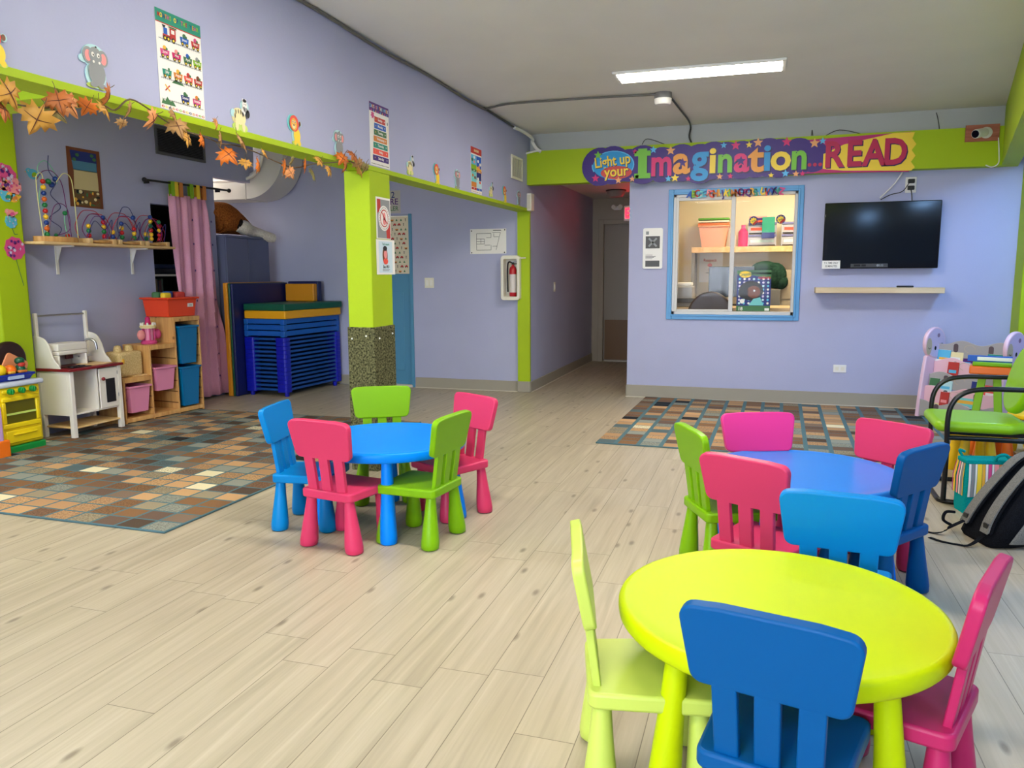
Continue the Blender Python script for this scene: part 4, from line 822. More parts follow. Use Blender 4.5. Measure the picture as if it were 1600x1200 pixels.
for i in range(3):
    z = .12
    while z < SH[i]-.1: 
        for x in (SX[i]+.009, SX[i+1]-.016): g.box(x, x+.007, .004, DP-.02, z, z+.007, M('groove_shadow_brown', (110, 66, 30), .7))  # dark brown strips put the shade of the bin grooves into colour
        z += .11
g.build('groove_shade', t)
BINP = M('pink_bin', (228, 140, 176), .4); BINB = M('blue_bin', (0, 112, 170), .4); BINR = M('red_bin', (238, 72, 34), .38)
def sbin(i, z0, z1, mt, label):
    b = thing('storage_bin', label, 'bin', t.matrix_basis @ Vector(((SX[i]+SX[i+1])/2, 0, 0)), ang, 'bins in the pine unit')
    MB().tub(-.115, .115, -.012, .29, z0, z1, .022, .015, .004, mt, .014).build('tub', b, bevel=.003)
sbin(0, .105, .355, BINP, 'pink bin in the lowest step of the pine unit'); sbin(1, .27, .5, BINP, 'pink bin in the middle step of the pine unit'); sbin(2, .5, .875, BINB, 'upper blue bin in the tallest step of the pine unit'); sbin(2, .075, .47, BINB, 'lower blue bin in the tallest step of the pine unit')
M4 = Matrix.Rotation(ang, 4, 'Z'); up = lambda x, y, z: Vector((-5.528, 5.645, 0))+M4.to_3x3() @ Vector((x, y, z))
b = thing('toy_bin', 'orange-red plastic bin full of toys on top of the pine unit', 'bin', up(.76, .19, .966), ang)
MB().tub(-.18, .18, -.17, .17, 0, .19, .016, .016, .005, BINR, .022).build('tub', b, bevel=.006); MB(Matrix.Translation((.1, -.166, .11)) @ Matrix.Rotation(pi/2, 4, 'X')).box(-.035, .035, -.018, .018, -.006, .003, WHITE).text('toys', 0, 0, .02, P_['dark'], 6, .01).build('label', b, smooth=False)
for i, (dx, dy, c, sh, w_) in enumerate(((-.1, -.06, 'yellow', (.05, .03, .025), 'yellow toy block heaped at the left of the red bin'), (-.02, 0, 'blue', (.06, .045, .035), 'blue toy lying on top in the red bin'), (.07, -.04, 'red', (.07, .05, .03), 'red toy at the middle right of the red bin'), (.1, .07, 'orange', (.05, .05, .03), 'orange toy at the back of the red bin'), (-.09, .08, 'green', (.04, .04, .03), 'green toy at the back left of the red bin'))):
    p = up(.76+dx, .19+dy, 1.178); one(MB().box(-sh[0], sh[0], -sh[1], sh[1], -sh[2]*2.2, sh[2], P_[c]), 'toy_piece', w_, 'toy', p, ang+.6*i, 'toys in the red bin', bevel=.02, seg=3)
# pink toy house lantern and straw castle on the lower steps
b = thing('toy_house', 'pink toy castle with a white crown rim on the middle step', 'toy', up(.44, .15, .716), ang)
g = MB().lathe([(.07, 0), (.075, .02), (.06, .035)], P_['pink'], 20); g.build('base', b)
PGL = M('pink_window', (236, 150, 190), .3)
for a in range(6): MB(Matrix.Rotation(a*pi/3, 4, 'Z')).box(.05, .06, -.006, .006, .035, .15, P_['pink']).build('post', b, bevel=.002)
MB().lathe([(.042, .035), (.045, .15)], PGL, 18).build('room', b); MB().lathe([(.07, .15), (.078, .17), (.06, .185)], P_['cream'], 20).build('rim', b)
g = MB()
for a in range(8): g.cyl((.062*cos(a*pi/4), .062*sin(a*pi/4), .18), (.062*cos(a*pi/4), .062*sin(a*pi/4), .205), .012, P_['white'], .008)
g.build('crown', b); MB().cyl((0, 0, .185), (0, 0, .24), .03, P_['magenta'], .022, 14).ball((0, 0, .24), .024, P_['magenta']).build('knob', b)
for s in (-1, 1): MB().ball((s*.095, -.01, .09), (.04, .03, .05), P_['rose'] if s < 0 else P_['pink'], 12, 8).build('side_tower', b)
STRAW = make_fabric('straw', (196, 166, 110), (222, 196, 146), 90, .8)
b = thing('straw_castle', 'tan straw play castle with two round turrets on the lowest step', 'toy', up(.13, .17, .436), ang)
MB().box(-.11, .15, -.11, .1, 0, .235, STRAW).build('keep', b, bevel=.03, seg=4)
for x in (-.05, .07): MB().lathe([(.036, .2), (.038, .25), (.03, .285), (.01, .295)], STRAW, 18, Matrix.Translation((x, -.02, 0))).build('turret', b)
MB().box(.02, .16, -.14, .12, -.0, .01, PINEX).build('tray', b); MB().ball((-.075, -.112, .15), (.018, .006, .025), P_['gold'], 8, 6).build('emblem', b)
# white play kitchen with a burgundy counter
t = thing('play_kitchen', 'white wooden play kitchen with a burgundy counter and steel tap', 'toy kitchen', (-5.478, 5.02, 0), pi/2)
KW = M('kitchen_white', (236, 230, 222), .4); KR = M('burgundy_counter', (128, 22, 34), .35); W_, D_2 = .55, .36
for x in (0, W_-.04):
    for y in (.002, D_2-.04): MB().box(x, x+.04, y, y+.04, 0, .575, KW).build('leg', t, bevel=.004)
MB().box(-.015, W_+.015, -.015, D_2, .575, .597, KR).build('counter', t, bevel=.004)
g = MB().box(.04, .052, .02, D_2, .2, .575, KW).box(W_-.052, W_-.04, .02, D_2, .2, .575, KW).box(.29, .302, .02, D_2, .2, .575, KW).box(.052, W_-.052, .02, D_2, .2, .215, KW).box(.052, W_-.052, D_2-.01, D_2, .2, .575, KW); g.build('body', t, bevel=.002)
MB().box(.0, .012, .04, D_2-.04, .2, .575, KW).build('side_panel', t); MB().box(W_-.012, W_, .04, D_2-.04, .2, .575, KW).build('side_panel', t)
d = MB().box(.305, W_-.042, .004, .018, .215, .565, KW).build('door', t, bevel=.003); MB().box(.37, .47, .0, .005, .26, .47, M('oven_dark_glass', (24, 26, 40), .15)).build('window', d); MB().ball((.338, -.008, .475), .016, KR).cyl((.338, 0, .475), (.338, .006, .475), .008, KR).build('knob', d)
for z in (.3, .5): MB().box(W_-.05, W_-.042, .0, .004, z, z+.03, STEEL).build('hinge', d)
MB().box(.02, W_-.02, .01, D_2-.02, .085, .1, PINEX).build('lower_shelf', t, bevel=.003)
for x in (-.002, W_-.014):    # curved side cheeks
    pr = spline([(.1, .597, 0), (.12, .63, 0), (.165, .68, 0), (.2, .78, 0), (.25, .845, 0), (.33, .87, 0), (D_2, .87, 0)], 5); P = [(p.x, p.y) for p in pr]+[(D_2, .597)]
    MB(Matrix(((0, 0, 1, x), (1, 0, 0, 0), (0, 1, 0, 0), (0, 0, 0, 1)))).prism(P[::-1], 0, .016, KW).build('side_cheek', t, bevel=.003)
for x in (.004, W_-.034): MB().box(x, x+.03, D_2-.03, D_2, .597, 1.06, KW).build('post', t, bevel=.006)
MB().cyl((.03, D_2-.015, 1.035), (W_-.03, D_2-.015, 1.035), .008, STEEL).build('rail', t)
mw = MB().box(.06, .36, .17, D_2-.02, .7, .735, KW).box(.06, .08, .17, D_2-.02, .6, .7, KW).box(.34, .36, .17, D_2-.02, .6, .7, KW); mw.prism([(.06, .17), (.36, .17), (.36, D_2-.02), (.06, D_2-.02)], .735, .8, KW).build('microwave_hood', t, bevel=.025, seg=4)
MB().box(.25, .33, .3, .31, .65, .69, M('maroon_handle', (88, 18, 28), .4)).build('panel_handle', t, bevel=.006); MB().box(.08, .34, D_2-.03, D_2-.02, .6, .7, M('hood_grey', (176, 172, 170), .4)).build('splashback', t)
MB().box(.07, .26, .03, .16, .597, .603, BLACK).lathe([(.04, .603), (.04, .61)], BLACK, 18, Matrix.Translation((.12, .09, 0))).lathe([(.03, .603), (.03, .61)], BLACK, 18, Matrix.Translation((.21, .09, 0))).build('hob', t)
MB().box(.29, .5, .04, .24, .597, .605, PINEX).build('sink_rim', t, bevel=.003)
MB().tube(spline([(.385, .25, .597), (.385, .25, .72), (.39, .24, .78), (.41, .2, .815), (.43, .15, .79), (.435, .14, .72)], 6), .011, STEEL, 10).cyl((.41, .25, .597), (.41, .25, .66), .012, STEEL).cyl((.34, .25, .665), (.48, .25, .665), .009, STEEL).build('tap', t)
# yellow plastic toy cooker at the left edge with its tray and play food
YP = M('cooker_yellow', (240, 212, 16), .35); GP = M('cooker_green', (10, 140, 60), .35)
t = thing('toy_cooker', 'yellow plastic toy cooker with green knobs at the left edge', 'toy cooker', (-5.5, 4.3, 0), pi/2)
MB().box(-.1, .455, -.012, .35, 0, .06, GP).build('base', t, bevel=.012, seg=3); MB().box(-.1, .45, 0, .34, .06, .52, YP).build('body', t, bevel=.02, seg=3)
MB().box(-.12, .475, -.02, .36, .52, .56, M('cooker_white_rim', (206, 214, 236), .35)).build('worktop', t, bevel=.014, seg=3)
MB().box(.11, .42, -.012, .002, .475, .505, YP).build('knob_panel', t, bevel=.008)
for x in (.17, .265, .36): MB().cyl((x, -.012, .49), (x, -.045, .49), .025, GP, .022, 18).box(x-.006, x+.006, -.052, -.03, .468, .512, GP).build('knob', t, bevel=.004)
d = MB(); 
for x0, x1, z0, z1 in ((.1, .42, .41, .445), (.1, .42, .2, .24), (.1, .13, .24, .41), (.39, .42, .24, .41)): d.box(x0, x1, -.016, .002, z0, z1, YP)
d = d.build('oven_door', t, bevel=.008); MB().box(.128, .392, -.002, .004, .238, .412, M('oven_pane_olive', (96, 92, 20), .15)).build('window', d); MB().box(.13, .39, -.008, -.002, .305, .32, P_['lgreen']).build('rack', d)
d = MB().box(.11, .42, -.014, .002, .085, .185, YP).build('drawer', t, bevel=.012); MB().box(.17, .37, -.03, -.012, .145, .158, YP).build('handle', d, bevel=.005)
TRAYB = M('tray_blue', (16, 44, 160), .35)
t = thing('toy_tray', 'dark blue plastic tray on top of the yellow toy cooker', 'tray', (-5.5, 4.3, .561), pi/2); MB().tub(-.08, .43, .03, .16, 0, .055, .02, .02, .01, TRAYB, .01).build('tray', t, bevel=.005); MB().box(.2, .33, .012, .03, .015, .04, M('tray_label_blue', (170, 190, 226), .5)).build('label', t)
def food(x, y, z, r, c, nm, label): return one(MB().ball((0, 0, 0), r, PL.get(c) or P_[c], 16, 11), nm, label, 'toy food', Matrix.Rotation(pi/2, 3, 'Z') @ Vector((x, y, z))+Vector((-5.5, 4.3, .561)), 0, 'play food in the blue tray')
food(.19, .085, .085, (.042, .042, .046), 'yellow', 'toy_lemon', 'round yellow toy fruit in the blue tray'); food(.275, .09, .08, (.046, .046, .042), 'orange', 'toy_orange', 'round orange toy fruit beside the yellow one'); food(.1, .085, .07, .036, 'purple', 'toy_plum', 'purple toy fruit at the left of the tray')
b = thing('toy_parrot', 'small dark green toy bird with red face standing in the tray', 'toy', Matrix.Rotation(pi/2, 3, 'Z') @ Vector((.36, .085, .045))+Vector((-5.5, 4.3, .561)), pi/2, 'play food in the blue tray')
DG = M('parrot_green', (8, 84, 58), .3); MB().lathe([(.025, -.034), (.04, -.02), (.042, .03), (.03, .06), (.02, .07)], DG, 18).build('body', b); MB().ball((0, 0, .1), (.038, .036, .03), DG).build('head', b); MB().ball((0, -.02, .072), (.03, .022, .02), P_['red']).build('face', b)
one(MB().box(-.025, .025, -.015, .015, 0, .02, P_['gold']), 'toy_block', 'yellow toy block lying on the front of the tray', 'toy', Matrix.Rotation(pi/2, 3, 'Z') @ Vector((.25, .045, .056))+Vector((-5.5, 4.3, .561)), pi/2, bevel=.006); one(MB().box(-.035, .035, -.015, .015, 0, .02, P_['orange']), 'toy_block', 'orange toy block lying on the front of the tray', 'toy', Matrix.Rotation(pi/2, 3, 'Z') @ Vector((.345, .045, .056))+Vector((-5.5, 4.3, .561)), pi/2, bevel=.006)
b = thing('toy_shell', 'ridged yellow toy with a white bowl at the back left of the tray', 'toy', Matrix.Rotation(pi/2, 3, 'Z') @ Vector((.1, .25, .0))+Vector((-5.5, 4.3, .561)), pi/2)
g = MB()
for k in range(5): g.cyl((-.16+.07*k, 0, 0), (-.2+.07*k, .03, .3-.045*k), .04, PL['yellow'], .034, 14)
g.build('ridges', b); MB().lathe([(.03, 0), (.06, .03), (.066, .07), (.05, .075)], OFFW, 20, Matrix.Translation((.06, -.06, .0))).build('bowl', b); MB().ball((.115, -.04, .06), (.045, .03, .055), PL['orange']).build('cup', b)
b = thing('doll_stand_in', 'dark brown domed stand-in for a doll with a peach lower panel behind the cooker', 'toy', (-5.7, 4.665, .562), pi/2)  # plain dome and panel built in place of a doll
HB = M('dark_brown_plastic', (44, 24, 22), .35); PE = M('peach_plastic', (236, 150, 104), .4)
P = [(.145*cos(pi*j/20), .15+.145*sin(pi*j/20)) for j in range(21)]+[(-.145, .0), (.145, 0)]
MB(Matrix.Translation((0, 0, 0)) @ Matrix.Rotation(pi/2, 4, 'X')).prism(P, -.035, .025, HB).build('dome', b, bevel=.02, seg=3)
MB(Matrix.Translation((.0, -.028, .06)) @ Matrix.Rotation(rad(30), 4, 'Y') @ Matrix.Rotation(pi/2, 4, 'X')).prism(rrect(-.11, -.02, .1, .12, .03), 0, .012, PE).build('panel', b, bevel=.006)
one(MB().box(-.03, 0, 0, .1, .12, .4, M('lilac_plastic', (196, 160, 214), .4)).box(-.04, .01, -.02, .14, .0, .14, PL['orange']), 'toy_flap', 'lilac and orange plastic toy cut by the left picture edge', 'toy', (-5.42, 4.24, 0), 0, bevel=.014, seg=3)
# ---------------------------------------------------------------- back wall and ceiling fittings
YBM = 8.488                                   # front face of the lime beam
bl = ony(921, 283, YBM); tr = ony(1434, 208, YBM); W_ = tr.x-bl.x; H_ = .43; zc = 2.5
T = FY((bl.x, YBM, zc-H_/2)); U = lambda px: (px-921)/513*W_
BAN = {k: M('banner_'+k, c, .45) for k, c in dict(purple=(58, 24, 122), magenta=(190, 30, 110), yellow=(250, 216, 60), red=(190, 26, 78), blue=(30, 150, 214), green=(120, 196, 56), orange=(240, 160, 60), pink=(222, 36, 116), star=(240, 170, 110), shadow=(36, 12, 80), brick=(206, 70, 60), sky=(90, 190, 240)).items()}
m = MB(); base = []
m.prism(rrect(U(926), H_*.12, U(1302), H_*.86, .12, 8), 0, .003, BAN['purple'])
for px, y, r in ((940, .5, .2), (962, .52, .2), (990, .5, .17), (1013, .5, .2), (1045, .48, .18), (1078, .5, .19), (1108, .46, .2), (1130, .52, .19), (1150, .5, .19), (1175, .5, .19), (1198, .52, .19), (1216, .53, .19), (1234, .5, .19), (1262, .52, .18), (1285, .5, .15), (932, .72, .08), (935, .22, .08)): nb_ = len(m.v); m.prism([(U(px)+r*cos(2*pi*j/26), H_*y+r*sin(2*pi*j/26)) for j in range(26)], .00001*(nb_ % 97), .003+.0000035*nb_, BAN['purple'])
m.prism([(U(1268), H_*.14), (U(1425), H_*.08), (U(1425), H_*.94), (U(1265), H_*.88)], 0, .0045, BAN['magenta'])
zz = [(U(1300), H_*.22), (U(1330), H_*.16), (U(1428), H_*.1)]
for k in range(6): zz.append((U(1433 if k % 2 == 0 else 1427), H_*(.17+.125*k)))
zz += [(U(1430), H_*.93), (U(1400), H_*.93), (U(1330), H_*.74), (U(1300), H_*.55)]
m.prism(zz, 0, .006, BAN['yellow'])
m.ell(U(962), H_*.52, (U(999)-U(962)), H_*.35, BAN['sky'], 8, 32).ell(U(962), H_*.52, (U(997)-U(962)), H_*.325, BAN['blue'], 9, 32).ell(U(968), H_*.34, U(992)-U(965), H_*.16, BAN['brick'], 10, 28)
for dx, dy, c, l in ((.006, -.008, 'shadow', 11), (0, 0, 'yellow', 12)):
    m.text('Light up', U(961)+dx, H_*.62+dy, .15, BAN[c], l, .02, sx=.8, rot=.1).text('your', U(968)+dx, H_*.36+dy, .15, BAN[c], l, .02, sx=.9, rot=.05)
for ch, px, c, sz, sx, dy in (('I', 1013, 'green', .4, 1.5, 0), ('m', 1045, 'pink', .38, .78, 0), ('a', 1078, 'orange', .4, 1.0, .02), ('g', 1108, 'blue', .4, .95, .03), ('i', 1129, 'yellow', .36, 1.1, 0), ('n', 1149, 'green', .36, .9, 0), ('a', 1175, 'pink', .36, .95, 0), ('t', 1198, 'orange', .38, 1.1, 0), ('i', 1215, 'blue', .36, 1.1, 0), ('o', 1236, 'yellow', .36, 1.0, 0), ('n', 1264, 'green', .36, .9, 0)):
    for ddx, ddy, c2, l in ((.012, -.014, 'shadow', 10), (0, 0, c, 13)): m.text(ch, U(px)+ddx, H_*.5+ddy+dy, sz, BAN[c2], l, .028, sx=sx)
for dz in (-.115, .115): m.rect(U(1013)-.085, H_*.5+dz-.026, U(1013)+.085, H_*.5+dz+.026, BAN['green'], 15)
for ch, px in (('R', 1315), ('E', 1345), ('A', 1374), ('D', 1404)):
    for ddx, ddy, c2, l in ((.01, -.01, 'shadow', 12), (0, 0, 'red', 14)): m.text(ch, U(px)+ddx, H_*.5+ddy, .34, BAN[c2], l, .03, sx=.84)
for px in (1280, 1288, 1296): m.ell(U(px), H_*.32, .018, .018, BAN['red'], 12, 12)
random.seed(31)
for px, y, r, c in ((936, .78, .045, 'green'), (932, .22, .045, 'pink'), (972, .15, .04, 'star'), (996, .17, .035, 'star'), (1004, .22, .03, 'star'), (1031, .84, .04, 'sky'), (1060, .8, .05, 'star'), (1057, .14, .035, 'sky'), (1068, .15, .045, 'yellow'), (1080, .5, .05, 'purple'), (1174, .48, .05, 'purple'), (1146, .86, .035, 'sky'), (1165, .84, .05, 'pink'), (1141, .14, .035, 'star'), (1158, .14, .03, 'pink'), (1186, .84, .035, 'yellow'), (1200, .88, .05, 'star'), (1244, .86, .05, 'pink'), (1244, .15, .04, 'sky'), (1286, .8, .05, 'star'), (1298, .84, .035, 'sky'), (1260, .13, .035, 'star'), (1270, .13, .03, 'pink'), (1000, .82, .03, 'pink'), (1090, .12, .03, 'pink'), (1222, .12, .03, 'yellow')): m.star(U(px), H_*y, r, BAN[c], 15)
o = printed(T, 'reading_banner', 'long purple banner reading Light up your Imagination ...READ on the beam', 'banner', m)
# hanger wires above the banner
GREYC = M('cable_grey', (104, 102, 96), .5); DKC = M('cable_dark', (58, 58, 56), .5)
def cable(name, label, pts, r=.006, mt=None, n=5): return one(MB().tube(spline(pts, n), r, mt or GREYC, 8), name, label, 'cable')
z9 = lambda px, py: onz(px, py, 2.885)
cable('ceiling_cable', 'grey cable bundle along the header and ceiling corner', [Vector((XH+.012, y, ZC-.02-.008*sin(y*4))) for y in (1.5, 2.6, 3.4, 4.2, 5, 5.8, 6.6, 7.1)], .011)
cable('ceiling_cable', 'grey cable clipped across the ceiling to the smoke detector', [Vector((XH+.02, 7.1, 2.885)), z9(790, 163), z9(835, 159), z9(880, 156), z9(940, 152), z9(1000, 149), z9(1030, 147)], .01)
cable('ceiling_cable', 'dark cable running from the smoke detector down to the beam', [z9(1047, 151), z9(1062, 170), z9(1075, 187), Vector((z9(1076, 190).x, 8.58, 2.87)), ony(1077, 214, 8.56), ony(1083, 228, 8.5)], .009, DKC)
cable('ceiling_cable', 'grey cable from the junction on to the white pipe bend', [Vector((XH+.014, 7.05, 2.885)), Vector((XH+.014, 7.6, 2.88)), Vector((XH+.02, 8.0, 2.87))], .01, DKC)
cable('white_conduit', 'bent white conduit from ceiling corner to the beam end', [Vector((XH+.025, 7.95, 2.86)), Vector((XH+.05, 8.2, 2.86)), Vector((XH+.09, 8.4, 2.82)), ony(832, 222, 8.47), ony(838, 232, 8.47), ony(845, 237, 8.47)], .017, WHITE)
cable('white_conduit', 'thin white conduit along the top left of the beam', [ony(822, 240, 8.46), ony(833, 237, 8.46), ony(846, 235, 8.46)], .01, WHITE)
for i, (a, b, c_) in enumerate((((1003, 226), (1012, 217), (1040, 226)), ((1268, 212), (1269, 203), (1270, 212)), ((1290, 212), (1312, 203), (1345, 209)), ((1463, 176), (1466, 188), (1468, 203)))):
    cable('hanging_wire', ['wire loop above the I of the banner', 'short upright wire above the letter n of the banner', 'wire loop above the dots of the banner', 'dark wire hanging to the beam right of the banner'][i], [ony(*a, 8.52), ony(*b, 8.52), ony(*c_, 8.52)], .004, DKC)
p = z9(1036, 148); t = thing('smoke_detector', 'white round smoke detector on a grey ceiling box', 'smoke detector', (p.x, p.y, ZC))
MB().lathe([(.075, -.05), (.075, 0)], M('box_grey', (120, 120, 118), .5), 24).build('mounting_box', t); MB().lathe([(.03, -.1), (.06, -.098), (.072, -.085), (.075, -.05)], WHITE, 28).build('cover', t)
# window letters
LET = ['blue', 'lime', 'red', 'aqua', 'sky', 'rose', 'salmon', 'orange', 'gold', 'violet', 'yellow', 'lime', 'orange', 'red', 'violet', 'pink', 'purple', 'gold', 'teal', 'sky', 'yellow', 'salmon', 'blue', 'purple', 'teal', 'pink', 'orange']
random.seed(2)
for i, ch in enumerate('ABCDEFGHIJKLMNOPQRSTUVWXYZ'):
    px = 1078+i*5.72; py = 304-i*.19; p = ony(px, py, YB-.04); c = LET[i]
    g = MB(); g.text(ch, 0, 0, .098, P_[c], 0, .035, sx=.85, ext=.005)
    o = g.build('wall_letter', smooth=False); o.matrix_world = frame((p.x, YB-.04, p.z+.005*(i % 3-1)), (cos(.12*(i % 5-2)), 0, sin(.12*(i % 5-2))), (-sin(.12*(i % 5-2)), 0, cos(.12*(i % 5-2)))); tag(o, 'cut-out letter %s in the alphabet row over the office window' % ch, 'letter', 'alphabet letters over the office window')
# placard, outlet, low outlet
def plate(px0, py0, px1, py1, Y): a = ony(px0, py1, Y); b = ony(px1, py0, Y); return FY((a.x, Y, a.z)), b.x-a.x, b.z-a.z
T, w, h = plate(1004, 356, 1036, 420, YB-.012); m = MB(); m.prism(rrect(0, 0, w, h, .02), -.011, .008, WHITE)
PD = M('placard_print', (78, 78, 78), .5); m.rect(w*.14, h*.5, w*.86, h*.8, PD, 14).rect(w*.14, h*.05, w*.86, h*.2, PD, 14).line([(w*.3, h*.55), (w*.7, h*.75)], .02, P_['grey'], 15).line([(w*.3, h*.75), (w*.7, h*.55)], .02, P_['grey'], 15).rect(w*.15, h*.84, w*.3, h*.92, P_['grey'], 14)
for k in range(4): m.rect(w*.14, h*(.24+.03*k), w*(.5+.08*(k % 3)), h*(.252+.03*k), PD, 14)
printed(T, 'wall_placard', 'white rounded placard with dark prints left of the office window', 'placard', m)
p = ony(1423, 289, YB); t = thing('wall_outlet', 'white double outlet with black plugs above the television', 'outlet', (p.x, YB, p.z)); MB().box(-.05, .05, -.01, -.001, -.075, .075, WHITE).build('plate', t, bevel=.004)
for z in (-.03, .035): MB().box(-.03, .03, -.04, -.01, z-.02, z+.02, BLACK).build('plug', t, bevel=.006)
p = ony(1312, 576, YB); t = thing('wall_outlet', 'white outlet plate low on the wall under the television', 'outlet', (p.x, YB, p.z)); MB().box(-.062, .062, -.008, -.001, -.04, .04, WHITE).build('plate', t, bevel=.003); MB().box(-.045, -.01, -.011, -.008, -.02, .02, OFFW).box(.01, .045, -.011, -.008, -.02, .02, OFFW).build('socket', t)
# television, note, shelf, remote, cables
a = ony(1284.5, 420, 8.53); b = ony(1473, 312, 8.53); t = thing('television', 'black flat television mounted on the lilac wall', 'television', ((a.x+b.x)/2, 8.53, a.z)); tw, th = (b.x-a.x)/2, b.z-a.z
BZ = M('tv_gloss_bezel', (8, 8, 11), .12); SCR = M('tv_screen', (12, 18, 22), .1)
MB().box(-tw, tw, 0, .06, 0, th, BZ).build('case', t, bevel=.008); MB().box(-tw+.035, tw-.035, -.002, .0, .06, th-.035, SCR).build('screen', t, smooth=False); MB().box(-.2, .2, .06, .099, th*.25, th*.75, BLACK).build('wall_mount', t)
g = MB(FY((0, -.001, 0))); g.rect(-.26, .012, .08, .048, M('tv_strip', (60, 60, 62), .4), 1).text('LG', .02, .03, .03, P_['grey'], 3, .02).ell(-.012, .03, .012, .012, P_['grey'], 3, 14).rect(-.23, .02, -.17, .042, DARK, 3).rect(-.16, .02, -.12, .042, DARK, 3); g.build('control_strip', t, smooth=False)
a = ony(1284, 420, 8.527); b = ony(1313, 407, 8.527); m = MB(); w, h = b.x-a.x, b.z-a.z; m.box(0, w, 0, h, 0, .001, P_['white']); m.text('T.V. TIME ONLY', w/2, h*.7, h*.32, P_['dark'], 3, .01, sx=.72).text('30 MINUTES', w/2, h*.3, h*.32, P_['dark'], 3, .01, sx=.8)
printed(FY((a.x, 8.526, a.z)), 'paper_note', 'white T.V. time only note on the lower left of the television', 'note', m)
a = ony(1274, 458, 8.42); b = ony(1477, 449, 8.42); one(MB().box(0, b.x-a.x, 0, .208, 0, .055, BIRCH), 'floating_shelf', 'pale wooden floating shelf under the television', 'shelf', (a.x, 8.42, a.z), bevel=.003)
p = ony(1414, 447, 8.5); one(MB().box(-.075, .075, -.02, .02, 0, .018, BLACK), 'remote_control', 'black remote control on the floating shelf', 'remote', (p.x, 8.5, a.z+.055), bevel=.006)
cable('power_cable', 'white cable hanging from the beam to the top of the television', [ony(1412, 266, 8.6), ony(1400, 284, 8.6), ony(1385, 300, 8.6), ony(1375, 309, 8.58)], .006, WHITE)
cable('power_cable', 'thin black cable looping from the upper plug to the television', [ony(1421, 285, 8.585), ony(1410, 299, 8.58), ony(1392, 304, 8.58), ony(1376, 312, 8.57)], .004, BLACK); cable('power_cable', 'black cable straight from the lower plug to the television', [ony(1423, 293, 8.585), ony(1424.5, 303, 8.58), ony(1425, 314, 8.57)], .005, BLACK)
# security camera on a board
a = ony(1507, 221, YBM); b = ony(1562, 195, YBM); t = thing('security_camera', 'white security camera on a reddish board at the right end of beam', 'camera', ((a.x+b.x)/2, YBM, (a.z+b.z)/2)); bw, bh = (b.x-a.x)/2, .075
MB().box(-bw, bw, -.02, -.001, -bh, bh, REDWOOD).build('board', t, bevel=.002); MB(Matrix.Translation((.03, -.02, .0)) @ Matrix.Rotation(pi/2, 4, 'X')).lathe([(.052, 0), (.05, .012), (.02, .03)], WHITE, 24).build('mount', t)
MB().cyl((.03, -.04, 0), (-.0, -.09, -.005), .014, WHITE).cyl((.01, -.06, 0), (-.09, -.17, -.03), .04, WHITE, n=20).build('barrel', t, bevel=.004); MB().cyl((-.09, -.17, -.03), (-.093, -.173, -.031), .034, M('camera_lens', (10, 14, 24), .08), n=20).build('lens', t)
cable('camera_cable', 'white camera cable down the right end of the beam', [ony(1560, 215, 8.47), ony(1561, 240, 8.47), ony(1560, 255, 8.46), ony(1550, 261, 8.47), ony(1540, 258, 8.48)], .005, WHITE)
# recess wall: evacuation plan, extinguisher case, switch, sign
T, w, h = plate(735, 357, 791, 397, YB-.002); m = MB(); m.box(0, w, 0, h, 0, .001, P_['white']); ln = lambda *p: m.line([(w*x, h*y) for x, y in p], .004, P_['dark'], 4)
ln((.18, .15), (.18, .82), (.58, .82), (.58, .65)); ln((.18, .15), (.58, .15), (.58, .35)); ln((.18, .6), (.4, .6), (.4, .4), (.18, .4)); ln((.3, .6), (.3, .4)); ln((.62, .85), (.84, .85), (.72, .15)); ln((.62, .3), (.74, .3)); ln((.66, .82), (.66, .68), (.8, .68)); ln((.18, .5), (.4, .5)); ln((.45, .65), (.58, .65)); ln((.4, .35), (.56, .35))
m.rect(w*.64, h*.92, w*.86, h*.95, P_['dark'], 4)
for x, y in ((.04, .93), (.96, .95), (.04, .05), (.95, .05)): m.ell(w*x, h*y, .008, .008, P_['dark'], 4, 8)
printed(T, 'evacuation_plan', 'white evacuation floor plan pinned to the recess wall', 'plan', m)
a = ony(783, 469, YB-.1); b = ony(812, 399, YB-.1); t = thing('extinguisher_case', 'white extinguisher case on the recess wall by the lime post', 'extinguisher case', ((a.x+b.x)/2, YB, a.z)); cw2, chh = (b.x-a.x)/2, b.z-a.z
T2 = Matrix.Translation((0, -.1, chh/2)) @ Matrix.Rotation(pi/2, 4, 'X'); o_ = rrect(-cw2, -chh/2, cw2, chh/2, .035, 6); i_ = rrect(-cw2+.032, -chh/2+.04, cw2-.032, chh/2-.04, .015, 6)
g = MB(T2); z0, z1 = -.1, .012; g.loft([[(x, y, z0) for x, y in o_], [(x, y, z1) for x, y in o_], [(x, y, z1) for x, y in i_], [(x, y, z0+.012) for x, y in i_]], OFFW); g.build('case', t, bevel=.004)
MB(T2).box(-cw2+.03, cw2-.03, -chh/2+.035, chh/2-.035, .002, .004, GLASS).build('window', t, smooth=False); MB().cyl((cw2, -.1, chh-.03), (cw2+.07, -.1, chh-.03), .008, OFFW).build('hammer_bar', t)
e = thing('fire_extinguisher', 'red fire extinguisher with white label inside the white case', 'fire extinguisher', ((a.x+b.x)/2+.015, YB-.048, a.z+.043)); FR = M('extinguisher_red', (190, 18, 32), .3)
MB().lathe([(.001, 0), (.04, .001), (.042, .01), (.042, .3), (.034, .33), (.016, .345), (.014, .36)], FR, 24).build('cylinder', e); MB().lathe([(.0425, .045), (.0425, .25)], M('extinguisher_label', (222, 214, 212), .5), 24).build('label', e)
